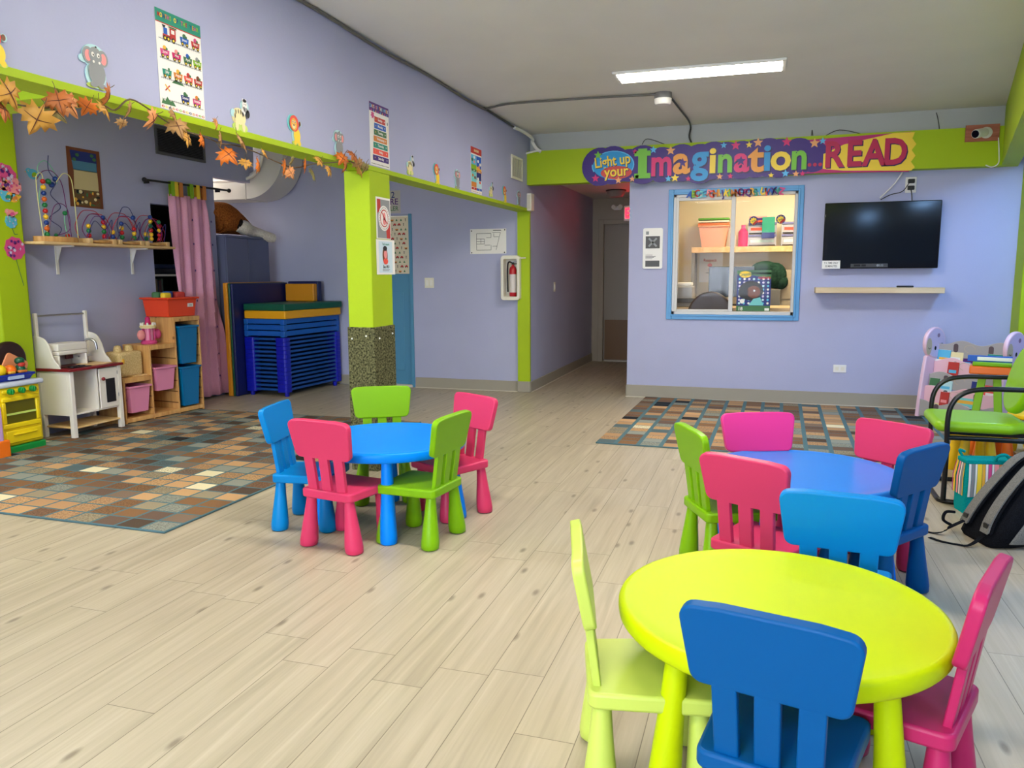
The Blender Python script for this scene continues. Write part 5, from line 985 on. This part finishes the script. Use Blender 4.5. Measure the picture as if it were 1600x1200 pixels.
MB().box(-.012, .012, -.012, .012, .355, .385, BLACK).box(-.01, .05, -.008, .008, .385, .397, STEEL).box(-.01, .045, -.008, .008, .365, .373, BLACK).build('valve', e, bevel=.002); MB().tube(spline([(-.01, 0, .38), (-.05, -.01, .385), (-.062, -.01, .3), (-.06, -.01, .12), (-.058, -.01, .05)], 5), .009, BLACK, 8).build('hose', e)
p = ony(671, 442, YB); t = thing('light_switch', 'cream double light switch on the recess wall', 'switch', (p.x, YB, p.z)); MB().box(-.06, .06, -.008, -.001, -.06, .06, OFFW).build('plate', t, bevel=.004)
for x in (-.026, .026): MB().box(x-.017, x+.017, -.014, -.008, -.034, .034, WHITE).build('rocker', t, bevel=.003)
a = ony(626, 333, YB-.002); b = ony(610, 298, YB-.002); m = MB(); w, h = .34, b.z-a.z; m.box(0, w, 0, h, 0, .001, M('print_greyboard', (190, 186, 182), .6)); m.text('2', w*.72, h*.8, .1, P_['navy'], 3, .01).text('CARE', w*.92, h*.5, .1, P_['purple'], 3, .01, align='RIGHT').text('TODDLER', w*.92, h*.2, .075, P_['green'], 3, .01, align='RIGHT', sx=.9)
printed(FY((a.x-w, YB-.002, a.z)), 'door_sign', 'grey paper sign ending in CARE and TODDLER above the blue door', 'sign', m)
# hall fittings
RED = M('exit_red_glow', (255, 10, 24), .5, emit=1); RED.node_tree.nodes['Principled BSDF'].inputs['Emission Strength'].default_value = 5
p = ony(978, 343, 11.2); t = thing('exit_sign', 'glowing red EXIT sign at the far end of the hall', 'exit sign', (p.x-.03, 11.2, p.z-.02)); MB().box(0, .34, 0, .05, 0, .21, WHITE).build('case', t, bevel=.004); MB().box(.15, .19, .01, .04, .21, 2.5-(p.z-.02), WHITE).build('stem', t); m = MB(FY((0, -.001, 0))); m.text('EXIT', .17, .1, .19, RED, 1, .02, sx=.8); m.build('letters', t, smooth=False)
t = thing('hall_lamp', 'round unlit ceiling lamp in the dark hall', 'lamp', (-1.97, 10.9, 2.5)); MB().lathe([(.09, -.09), (.12, -.05), (.13, -.012)], M('frosted_grey', (150, 146, 142), .4), 28).build('bowl', t); MB().lathe([(.14, -.015), (.14, 0)], BLACK, 28).build('base', t)
p = ony(965, 325, 12.0); t = thing('emergency_spot', 'small twin emergency lamp left of the exit sign', 'light', (p.x, 12.03, p.z)); MB().box(-.06, .06, -.05, -.001, -.03, .03, WHITE).build('body', t, bevel=.006); MB().cyl((-.05, -.05, .02), (-.05, -.09, .01), .035, OFFW, n=16).cyl((.05, -.05, .02), (.05, -.09, .01), .035, OFFW, n=16).build('spot', t)
t = thing('light_switch', 'small switch on the hall wall near its corner', 'switch', (XH, onx(866, 443, XH).y, 1.2)); MB().box(.001, .008, -.04, .04, -.06, .06, OFFW).build('plate', t, bevel=.003); MB().box(.008, .013, -.015, .015, -.03, .03, WHITE).build('rocker', t)
# ---------------------------------------------------------------- office behind the window
sh = MB().box(-.88, 2.2, 10.3, OY-.002, 1.66, 1.69, PINEX).box(-.88, 2.2, 10.29, 10.32, 1.62, 1.69, PINEX); t = thing('office_shelf', 'long wooden shelf on the office back wall', 'shelf'); sh.build('board', t, bevel=.003)
MB().box(-.88, -.84, 10.32, OY-.002, .3, 1.62, M('grey_steel', (128, 128, 126), .4)).build('upright', t)
YO = 10.45; S0 = 1.692
def obin(x0, x1, z0, z1, mt, label): b = thing('storage_tub', label, 'tub', ((x0+x1)/2, YO, z0), 0, 'nested tubs on the office shelf'); MB().tub(-(x1-x0)/2, (x1-x0)/2, -.12, .2, 0, z1-z0, .04, .03, .004, mt, .014).build('tub', b, bevel=.003)
obin(-.8, -.44, S0, S0+.27, M('tub_peach', (240, 168, 134), .45), 'peach storage tub at the bottom of the nested tubs')
for i, (c, nm) in enumerate((((232, 120, 70), 'orange rim of a storage tub nested in the peach one'), ((236, 228, 210), 'white rim of a storage tub nested in the orange one'), ((92, 164, 52), 'green lid closing the nested tubs'))): one(MB().box(-.19, .19, -.13, .21, 0, .024, M('tub_rim%d' % i, c, .45)), 'storage_tub', nm, 'tub', (-.62, YO, S0+.272+.032*i), group='nested tubs on the office shelf', bevel=.006)
def bottle(x, h_, r, mt, cap, label): b = thing('bottle', label, 'bottle', (x, YO, S0)); MB().lathe([(.001, 0), (r, .002), (r, h_*.68), (r*.5, h_*.82), (r*.35, h_*.86)], mt, 20).build('body', b); MB().lathe([(r*.42, h_*.86), (r*.42, h_)], cap, 16).build('cap', b)
bottle(-.385, .2, .035, P_['white'], P_['green'], 'white bottle on the office shelf beside the tubs'); bottle(-.26, .27, .06, P_['magenta'], P_['pink'], 'large pink jug on the office shelf')
CLR = M('clear_drawer_grey', (170, 176, 190), .25)
def drawers(x0, x1, n, label):
    b = thing('drawer_unit', label, 'drawer unit', (x0, YO, S0)); w = x1-x0
    for k in range(n):
        z = k*.15; d = MB().box(.012, w-.012, 0, .2, z+.02, z+.12, CLR).build('drawer', b, bevel=.004); MB().box(.03, w-.03, -.002, 0, z+.05, z+.085, P_[['pale', 'salmon', 'lilac'][k % 3]]).build('contents', d); MB().box(0, w, -.01, .21, z+.122, z+.148, M('drawer_lilac', (120, 124, 176), .4)).build('divider', b, bevel=.003)
    for x in (0, w-.012): MB().box(x, x+.012, 0, .2, 0, n*.15, CLR).build('side_panel', b)
drawers(-.2, .14, 2, 'clear drawer unit with lilac dividers on the office shelf'); drawers(.2, .5, 2, 'second clear drawer unit at the right end of the office shelf')
for i, (z, c) in enumerate(((.3, 'salmon'), (.325, 'violet'), (.35, 'rose'))): one(MB().box(-.15, .06, -.08, .12, 0, .022, P_[c]), 'folder', ['salmon folder lying on the clear drawer unit', 'violet folder in the middle on the clear drawer unit', 'pink folder on top of the clear drawer unit'][i], 'folder', (-.04, YO+.02, S0+z), 0, 'folders on the drawer unit', bevel=.003)
one(MB().box(-.075, .075, 0, .03, 0, .26, P_['teal']).box(-.076, .076, -.002, .031, 0, .07, P_['navy']), 'teal_packet', 'teal packet with a navy base leaning on the drawer unit', 'packet', (.04, YO-.08, S0+.1), bevel=.003)
a = ony(1092, 441, OY-.003); b = ony(1130, 393, OY-.003); m = MB(); w, h = b.x-a.x, b.z-a.z; m.box(0, w, 0, h, 0, .002, P_['white']); m.text('Respect', w*.45, h*.72, h*.13, P_['red'], 4, .01).text('us all', w*.45, h*.42, h*.06, P_['red'], 4, .01).ell(w*.45, h*.56, w*.1, h*.06, P_['rose'], 4, 14).rect(w*.3, h*.3, w*.6, h*.32, P_['grey'], 4)
printed(FY((a.x, OY-.003, a.z)), 'office_poster', 'white poster with red lettering on the office wall', 'poster', m)
t = thing('reflection_panel', 'dark panel in place of a reflection in the sliding sash', 'reflection_panel', (-.42, 9.7, .98)); MB().box(-.2, .32, 0, .04, .1, .46, M('reflection_black', (20, 26, 34), .2)).build('screen', t, bevel=.006); MB().cyl((.06, .03, 0), (.06, .03, .15), .02, BLACK).box(-.06, .18, -.04, .14, 0, .015, BLACK).build('stand', t)  # dark panel added where the glass mirrors the windows behind the camera
one(MB().box(-1.28, 2.29, 9.2, 9.95, .93, .975, BIRCH).box(-1.25, -1.2, 9.25, 9.3, 0, .93, BIRCH).box(2.2, 2.25, 9.25, 9.3, 0, .93, BIRCH).box(-1.25, -1.2, 9.85, 9.9, 0, .93, BIRCH).box(2.2, 2.25, 9.85, 9.9, 0, .93, BIRCH), 'office_desk', 'pale office desk below the window', 'desk')
t = thing('office_chair', 'dark brown round-backed office chair behind the window', 'chair', (-.55, 9.05, 0)); BR = M('dark_brown_leather', (46, 30, 24), .4)
P = [(.26*cos(pi*j/20), .86+.3*sin(pi*j/20)) for j in range(21)]+[(-.26, .6), (.26, .6)]
MB(Matrix.Rotation(pi/2, 4, 'X')).prism(P, -.04, .04, BR).build('backrest', t, bevel=.02, seg=3); MB().box(-.25, .25, -.05, .42, .42, .5, BR).build('seat', t, bevel=.03, seg=3); MB().cyl((0, .18, .08), (0, .18, .42), .03, BLACK).build('column', t); MB().box(-.05, .05, 0, .03, .45, .65, BLACK).build('bracket', t)
g = MB()
for k in range(5): g.cyl((0, .18, .09), (.26*cos(k*1.257), .18+.26*sin(k*1.257), .04), .022, BLACK).ball((.26*cos(k*1.257), .18+.26*sin(k*1.257), .03), .03, BLACK)
g.build('base', t)
t = thing('printer', 'grey printer at the left inside the office window', 'printer', (-.97, 9.4, .976)); GP2 = M('printer_grey', (150, 150, 148), .45); MB().box(-.2, .2, -.12, .25, 0, .24, GP2).build('body', t, bevel=.02, seg=3); MB().box(-.17, .24, -.16, -.12, .05, .1, M('printer_dark', (70, 72, 74), .4)).build('output_tray', t, bevel=.005); MB().box(-.18, .18, -.1, .2, .24, .28, WHITE).build('scanner_lid', t, bevel=.01)
t = thing('filing_cabinet', 'beige filing cabinet at the right inside the office window', 'cabinet', (.36, 10.35, 0)); BG = M('filing_beige', (178, 166, 140), .45); MB().box(-.2, .5, 0, .34, 0, 1.4, BG).build('body', t, bevel=.005)
for k in range(4): d = MB().box(-.18, .48, -.014, 0, .05+.33*k, .35+.33*k, BG).build('drawer', t, bevel=.004); MB().box(.1, .2, -.03, -.014, .2+.33*k, .22+.33*k, STEEL).build('handle', d)
g = MB(); GJ = make_fabric('dark_green_cloth', (22, 46, 38), (44, 76, 62), 40, .6)
g.ball((0, 0, 1.46), (.17, .09, .1), GJ, 16, 10).ball((.12, .0, 1.38), (.14, .09, .16), GJ, 16, 10).ball((-.12, .02, 1.4), (.12, .09, .1), GJ, 14, 9).ball((.2, 0, 1.3), (.08, .08, .09), GJ, 14, 9); one(g, 'jacket', 'dark green jacket heaped inside the office below the shelf', 'jacket', (.02, 10.3, -.05)); one(MB().box(-.17, .23, -.11, .1, 0, 1.16, M('coat_stand_grey', (110, 112, 112), .5)), 'low_cabinet', 'grey low cabinet under the green jacket in the office', 'cabinet', (-.02, 10.34, 0), bevel=.006)
# crayon box at the glass and two round stickers
t = thing('crayon_box', 'colourful crayon box standing inside the window glass', 'box', (-.262, 8.735, .962)); bx, bh = .345, .43
m = MB(FY((0, 0, 0))); m.box(0, bx, 0, bh, -.05, 0, P_['navy']); m.rect(0, bh*.9, bx, bh, P_['green'], 2).rect(0, 0, bx, bh*.13, P_['green'], 2).poly([(bx*.3, bh*.9), (bx, bh*.8), (bx, bh*.95), (bx*.3, bh*.95)], P_['green'], 2).ell(bx*.24, bh*.9, bx*.19, bh*.08, P_['yellow'], 4, 24).text('Crayola', bx*.24, bh*.9, .05, P_['green'], 6, .02, sx=.85, rot=.1)
for i in range(7):
    for j in range(8): m.ell(bx*(.08+i*.14), bh*(.19+j*.085), bx*.035, bx*.035, P_[['pale', 'lilac', 'white', 'sky'][(i*3+j) % 4]], 3, 12)
m.ell(bx*.42, bh*.5, bx*.36, bh*.24, P_['dark'], 5, 28).ell(bx*.5, bh*.47, bx*.2, bh*.15, M('crayon_skin', (120, 66, 44), .6), 6, 22).ell(bx*.2, bh*.45, bx*.15, bh*.13, P_['dark'], 6, 20).poly([(bx*.36, bh*.14), (bx*.8, bh*.14), (bx*.7, bh*.34), (bx*.5, bh*.3)], P_['aqua'], 7).ell(bx*.52, bh*.5, .01, .012, P_['white'], 8, 10)
m.text('18', bx*.12, bh*.05, .05, P_['white'], 5, .02).ell(bx*.17, bh*.24, bx*.07, bx*.07, P_['white'], 7, 16).rect(bx*.84, bh*.01, bx*.97, bh*.07, P_['white'], 5).text('colors', bx*.8, bh*.82, .05, P_['red'], 8, .02)
m.build('carton', t, smooth=False)
for i, (px, py) in enumerate(((1177.5, 345), (1220, 342.5))):
    p = ony(px, py, YB+.058); m = MB(); m.prism([(.047*cos(2*pi*j/28), .047*sin(2*pi*j/28)) for j in range(28)], 0, .001, P_['navy']); m.star(0, -.004, .04, P_['yellow'], 3, 9, .72).poly([(.0, -.047), (.047, -.01), (.03, .01), (-.01, -.03)], P_['red'], 4).text('kids', 0, -.002, .026, P_['green'], 6, .02, rot=.3)
    printed(FY((p.x, YB+.058, p.z)), 'window_sticker', ['left of the two round navy and yellow stickers on the glass', 'right of the two round navy and yellow stickers on the glass'][i], 'sticker', m, 'round stickers on the office glass')
# ---------------------------------------------------------------- right-hand corner: book rack, armchair, stools, bags
LP = M('rack_pale_pink', (236, 200, 216), .4); LPV = M('rack_lilac', (214, 196, 226), .4); RG = M('rack_grey', (172, 168, 166), .45); RP = M('rack_rose', (240, 194, 204), .45); SNT = M('rack_tan', (196, 182, 152), .5)
t = thing('book_rack', 'pink and grey animal-headed book rack in the right corner', 'book rack', (1.42, 8.12, 0), rad(-42)); RW = .76; YZ = lambda x: Matrix(((0, 0, 1, x), (1, 0, 0, 0), (0, 1, 0, 0), (0, 0, 0, 1)))
prof = [(0, 0), (.36, 0), (.36, .3), (.34, .56), (.31, .62)]; prof = [(p[0], p[1]) for p in prof]+[(.08, .58), (.05, .42), (.02, .2)]
for x in (0, RW-.035):
    s_ = MB(YZ(x)).prism(prof, 0, .035, LP).build('side_panel', t, bevel=.01, seg=3)
    MB(YZ(x)).prism([(.21+.16*cos(2*pi*j/32), .7+.15*sin(2*pi*j/32)) for j in range(32)], -.002, .038, LP).build('head', s_, bevel=.012, seg=3)
    g = MB(Matrix.Translation((x+.0365, 0, 0)) @ Matrix(((0, 0, 1, 0), (1, 0, 0, 0), (0, 1, 0, 0), (0, 0, 0, 1))))
    g.ell(.21, .7, .142, .132, LPV, 4, 30).ell(.1, .67, .045, .08, SNT, 6, 22).ell(.24, .77, .022, .02, M('rack_hole', (150, 120, 150), .6), 7, 14).ell(.2, .65, .016, .02, DARK, 7, 12).ell(.3, .68, .018, .018, M('rack_slate', (120, 124, 140), .5), 7, 12).line([(.085, .66), (.1, .645), (.12, .655)], .006, DARK, 8)
    g.build('face', s_, smooth=False)
RTOP = [.17, .3, .43, .56, .72]
for i in range(5):
    y = .015+.062*i; z0 = RTOP[i]-.15; mt = RG if i % 2 == 0 else RP; n = 30
    P = [(.036, z0), (RW-.036, z0)]+[(RW-.036-(RW-.072)*k/n, RTOP[i]+.02*cos(2*pi*2*k/n+i)-.012*(k/n)) for k in range(n+1)]
    b = MB(Matrix.Translation((0, y+.012, 0)) @ Matrix.Rotation(pi/2, 4, 'X')).prism(P, 0, .012, mt).build('tier_panel', t, bevel=.003)
    for x in (.2+.04*(i % 2), .52): MB(Matrix.Translation((0, y-.001, 0)) @ Matrix.Rotation(pi/2, 4, 'X')).prism(rrect(x-.022, RTOP[i]-.1, x+.022, RTOP[i]-.02, .02), 0, .0012, M('rack_slot', (92, 78, 82), .7)).build('slot', b, smooth=False)
    m = MB(Matrix.Translation((0, y-.001, 0)) @ Matrix.Rotation(pi/2, 4, 'X')); m.line([(.33+.05*cos(a*.5), RTOP[i]-.06+.035*sin(a*.5)) for a in range(10)], .004, SNT, 3); m.build('animal_print', b, smooth=False)
    if i < 4: MB().box(.036, RW-.036, y+.012, y+.07, z0, z0+.01, mt).build('ledge', t)
RM = Matrix.Rotation(rad(-42), 4, 'Z'); RW_ = lambda x, y, z: Vector((1.42, 8.12, 0))+RM.to_3x3() @ Vector((x, y, z))
bk = [(3, .1, .12, .16, 'sky', 'blue picture book at the left of the top rack pocket'), (3, .2, .15, .17, 'cream', 'cream picture book in the top rack pocket'), (3, .29, .16, .13, 'purple', 'purple book in the top rack pocket'), (3, .6, .2, .155, 'teal', 'teal and blue book in the top rack pocket, at right'), (3, .7, .13, .21, 'dark', 'black book behind the teal one in the top rack pocket'),
      (2, .12, .19, .2, 'white', 'white patterned book in the second rack pocket'), (2, .23, .1, .19, 'red', 'dark red book behind the white patterned one'), (2, .56, .09, .16, 'yellow', 'yellow book in the second rack pocket'), (2, .66, .16, .17, 'blue', 'blue book at the right of the second rack pocket'),
      (1, .1, .09, .16, 'green', 'green book at the left of the third rack pocket'), (1, .2, .13, .165, 'pale', 'pale blue picture book in the third rack pocket'), (1, .38, .12, .14, 'lime', 'lime book in the third rack pocket'), (1, .48, .07, .17, 'navy', 'navy book in the third rack pocket'), (1, .62, .14, .15, 'salmon', 'salmon book at the right of the third rack pocket'),
      (0, .12, .16, .17, 'cream', 'cream book at the left of the lowest rack pocket'), (0, .24, .08, .18, 'red', 'red-edged book in the lowest rack pocket'), (0, .44, .24, .2, 'aqua', 'mint green book with a drawn animal in the lowest rack pocket')]
for i, (tier, x, w, h, c, lab) in enumerate(bk):
    y = .015+.062*tier+.022+.012*(i % 3); z = RTOP[tier]-.138; g = MB(Matrix.Rotation(rad(-8), 4, 'X')); g.box(-w/2, w/2, 0, .008, 0, h+.055, P_[c]); g.box(-w/2+.004, w/2-.003, .001, .007, .002, h+.0565, P_['white'])
    m = MB(Matrix.Rotation(rad(-8), 4, 'X') @ FY((-w/2, -.0003, 0))); m.rect(w*.15, h*.75, w*.85, h*.9, P_[['gold', 'white', 'sky', 'rose'][i % 4]], 1).ell(w*.5, h*.45, w*.22, h*.2, P_[['rose', 'gold', 'brown', 'lime'][i % 4]], 1, 14)
    b = g.build('book'); b.location = RW_(x, y, z); b.rotation_euler = (0, 0, rad(-42)); tag(b, lab, 'book', 'picture books in the rack'); m.build('cover_print', b, smooth=False)
# green armchair on a black tube frame
LG = M('armchair_lime_vinyl', (142, 196, 12), .4, bump=.05, bscale=180); t = thing('armchair', 'lime green armchair with black tubular arms at the right edge', 'armchair', (1.08, 5.35, 0), rad(-2))
MB().prism(rpoly([(-.06, -.25), (.34, -.25), (.44, -.18), (.44, .18), (.34, .25), (-.06, .25)], .05), .425, .49, LG).build('seat', t, bevel=.03, seg=4)
out = [(.235*cos(2*pi*j/40)*(1 if abs(cos(2*pi*j/40)) < .8 else .96), .215*sin(2*pi*j/40)) for j in range(40)]
MB(Matrix.Translation((.43, 0, .73)) @ Matrix.Rotation(rad(14), 4, 'Y') @ Matrix(((0, 0, 1, 0), (1, 0, 0, 0), (0, 1, 0, 0), (0, 0, 0, 1)))).prism(out, -.03, .03, LG).build('backrest', t, bevel=.022, seg=4)
for s in (-1, 1):
    y = s*.29
    MB().tube(spline([(.0, y, .025), (.0, y, .3), (-.005, y, .52), (.02, y, .62), (.08, y, .675), (.18, y, .697), (.34, y, .7), (.55, y, .7), (.6, y, .66), (.6, y, .5), (.56, y, .4), (.62, y, .2), (.68, y, .025)], 6), .0145, BLACK, 12).build('arm_frame', t)
    MB().tube([(.0, y, .4), (.2, y*.98, .405), (.5, y*.98, .405)], .0125, BLACK, 10).build('seat_rail', t)
P = [(.66, -.29, .0145), (.3, -.29, .0145), (.08, -.29, .0145), (-.005, -.26, .0145), (-.02, -.17, .0145), (-.02, .17, .0145), (-.005, .26, .0145), (.08, .29, .0145), (.3, .29, .0145), (.66, .29, .0145)]
MB().tube(spline(P, 6), .0145, BLACK, 12).build('floor_loop', t); MB().tube(spline([(.3, .05, .41), (.48, .05, .42), (.5, .05, .5), (.47, .05, .72)], 5), .02, BLACK, 8).build('back_bracket', t); MB().box(.02, .42, -.2, .2, .405, .428, BLACK).build('seat_pan', t)
for y in (-.28, .28): MB().box(.0, .42, y-.012, y+.012, .39, .415, BLACK).build('seat_support', t)
# stools behind the armchair
def stool(x, y, c, a0, label):
    t = thing('kids_stool', label, 'stool', (x, y, 0), rad(a0), 'plastic stools behind the armchair')
    MB().lathe([(.001, .262), (.16, .262), (.172, .27), (.175, .285), (.17, .297), (.155, .302), (.001, .3)], PL[c], 40).build('seat', t)
    for k in range(4):
        a = k*pi/2+.78; MB().rings([((.135-.03*z/.26)*cos(a), (.135-.03*z/.26)*sin(a), z, r) for z, r in ((0, .036), (.02, .042), (.1, .036), (.262, .026))], PL[c], 18).build('leg', t, ang=60)
stool(1.41, 5.93, 'yellow', 8, 'yellow plastic stool right behind the lime armchair'); stool(1.98, 6.25, 'orange', 20, 'orange plastic stool behind the striped bag'); stool(2.0, 6.75, 'yellow', 35, 'yellow plastic stool farthest back at the right edge'); stool(1.64, 6.42, 'orange', 0, 'orange plastic stool between book rack and yellow stool')
t = thing('toy_easel', 'green toy easel stand with an orange and blue tray beside the book rack', 'toy easel', (1.82, 7.3, 0), rad(-15))
for s in (-1, 1): MB().add([(s*.1-.03, -.1, 0), (s*.1+.03, -.1, 0), (s*.1+.03, -.05, 0), (s*.1-.03, -.05, 0), (s*.05-.03, .06, .52), (s*.05+.03, .06, .52), (s*.05+.03, .1, .52), (s*.05-.03, .1, .52)], [(3, 2, 1, 0), (4, 5, 6, 7), (0, 1, 5, 4), (1, 2, 6, 5), (2, 3, 7, 6), (3, 0, 4, 7)], PL['green']).build('leg', t, bevel=.006)
MB().box(-.15, .15, -.02, .16, .52, .59, PL['orange']).build('tray', t, bevel=.012); MB().box(-.13, .15, -.02, .1, .59, .62, PL['green']).build('lid', t, bevel=.008); MB().box(-.17, .15, .06, .09, .62, .67, P_['blue']).box(-.1, .15, .055, .06, .63, .66, P_['white']).build('board', t, bevel=.004)
# striped bag
TEAL = make_fabric('teal_canvas', (0, 138, 140), (14, 160, 158), 240, .2); t = thing('striped_bag', 'teal bag with bright vertical stripes under the armchair', 'bag', (1.14, 4.88, 0), rad(12)); bw, bd, bh = .36, .14, .31
g = MB(); g.loft([[(x*sx_, y*sy_, z) for x, y in rrect(0, 0, bw, bd, .02)] for z, sx_, sy_ in ((0, .94, .9), (.03, 1, 1), (.2, 1.02, 1.03), (bh, 1.0, .8))], TEAL); g.build('body', t, ang=50)
STR = ['white', 'grey', 'white', 'yellow', 'gold', 'white', 'pink', 'white', 'rose', 'orange', 'white', 'sky', 'teal', 'white', 'lime', 'white', 'pink', 'yellow']
m = MB(); x = .012
for i, c in enumerate(STR):
    w = (.012, .018, .01, .024, .016)[i % 5]
    if x+w > bw-.02: break
    m.add([(x, -.006, .1), (x+w, -.006, .1), (x+w, -.008, .2), (x+w, -.001, bh-.02), (x, -.001, bh-.02), (x, -.008, .2)], [(0, 1, 2, 5), (5, 2, 3, 4)], P_[c]); x += w+.002
m.build('front_stripes', t, smooth=False); m = MB()
for y0, y1, c in ((.03, .05, "grey"), (.055, .07, 'white'), (.08, .1, 'rose'), (.02, .028, 'yellow'), (.115, .135, 'yellow'), (.14, .15, 'pink')): m.add([(-.004, y0, .1), (-.006, y0, .2), (-.002, y0*.8, bh-.02), (-.002, y1*.8, bh-.02), (-.006, y1, .2), (-.004, y1, .1)], [(0, 1, 4, 5), (1, 2, 3, 4)], P_[c])
m.build('side_stripes', t, smooth=False)
MB().box(-.004, bw+.004, -.003, bd*.8, bh-.02, bh+.006, TEAL).build('rim', t, bevel=.006); MB().tube(spline([(.15, .0, bh), (.15, -.02, bh+.03), (.18, -.035, bh+.045), (.21, -.03, bh+.02), (.2, -.025, bh-.01)], 5), .009, TEAL, 8).build('handle', t); MB().tube(spline([(.02, .1, bh), (.0, .1, bh+.04), (.03, .1, bh+.03)], 5), .008, TEAL, 8).build('loop', t)
# leaning grey and black backpack
BLK = make_fabric('black_mesh_cloth', (10, 11, 14), (26, 28, 34), 260, .4); GRY = make_fabric('grey_melange_cloth', (96, 96, 92), (136, 134, 128), 320, .3); t = thing('backpack', 'grey and black backpack leaning on the striped bag, shoulder straps up', 'backpack', (1.07, 4.39, 0), rad(-72))
LEAN = .62
def sec(z, hw, d0, d1, r): 
    return [(x, y+LEAN*z, z) for x, y in rrect(-hw, d0, hw, d1, r, 5)]
MB().loft([sec(.0, .12, .02, .16, .03), sec(.02, .15, .0, .22, .05), sec(.12, .165, -.015, .25, .06), sec(.26, .16, -.012, .23, .06), sec(.36, .14, 0, .18, .05), sec(.42, .11, .02, .13, .04), sec(.445, .07, .05, .1, .02)], BLK).build('body', t, ang=70)
MB().loft([sec(.03, .158, .06, .23, .04), sec(.12, .175, .05, .26, .05), sec(.26, .17, .05, .24, .05), sec(.36, .15, .05, .19, .05), sec(.41, .118, .05, .14, .03)], GRY).build('side_panel', t, ang=70)
for s in (-1, 1):
    P = [(s*.055, .05+LEAN*.44, .45), (s*.06, .0+LEAN*.41, .425), (s*.066, -.03+LEAN*.34, .35), (s*.072, -.045+LEAN*.22, .23), (s*.08, -.04+LEAN*.12, .13), (s*.088, -.025+LEAN*.06, .07)]
    for nm, hw, off, th, mt in (('strap_edging', .042, .002, .012, BLK), ('shoulder_strap', .031, -.008, .012, GRY)):
        R_l = [[(p.x-hw, p.y+off, p.z), (p.x+hw, p.y+off, p.z), (p.x+hw, p.y+off+th, p.z+.006), (p.x-hw, p.y+off+th, p.z+.006)] for p in spline(P, 5)]; MB().loft(R_l, mt).build(nm, t, bevel=.003)
    MB().box(s*.086-.02, s*.086+.02, -.05+LEAN*.1, -.035+LEAN*.1, .085, .12, BLACK).build('buckle', t, bevel=.004)
MB().tube(spline([(-.03, .07+LEAN*.43, .44), (-.01, .05+LEAN*.44, .475), (.02, .05+LEAN*.44, .475), (.04, .07+LEAN*.43, .44)], 5), .008, BLK, 8).build('grab_loop', t)
def tape(pts, w=.022):
    g = MB(); S = spline(pts, 8); R_l = []
    for i, p in enumerate(S):
        d = (S[min(i+1, len(S)-1)]-S[max(i-1, 0)]); d.z = 0; d.normalize(); n = Vector((-d.y, d.x, 0))*w/2; R_l.append([p-n, p+n, p+n+Vector((0, 0, .003)), p-n+Vector((0, 0, .003))])
    g.loft(R_l, BLK); return g
inv = (Matrix.Translation((1.07, 4.39, 0)) @ Matrix.Rotation(rad(-72), 4, 'Z')).inverted(); q = lambda px, py, z=.002: inv @ onz(px, py, z)
tape([q(1440, 829), q(1458, 833), q(1474, 831, .02), q(1484, 824, .05), (-.088, -.03+LEAN*.08, .08)]).build('webbing', t); tape([q(1452, 840), q(1470, 846), q(1495, 851), q(1515, 852, .01), (.08, -.02+LEAN*.05, .05)]).build('webbing', t)
MB().tube(spline([q(1486, 820, .03), q(1474, 812, .08), q(1478, 800, .12), q(1492, 800, .12)], 6), .008, BLK, 6).build('strap_loop', t)
# ---------------------------------------------------------------- checks for neighbours of the prints
bpy.context.view_layer.update()
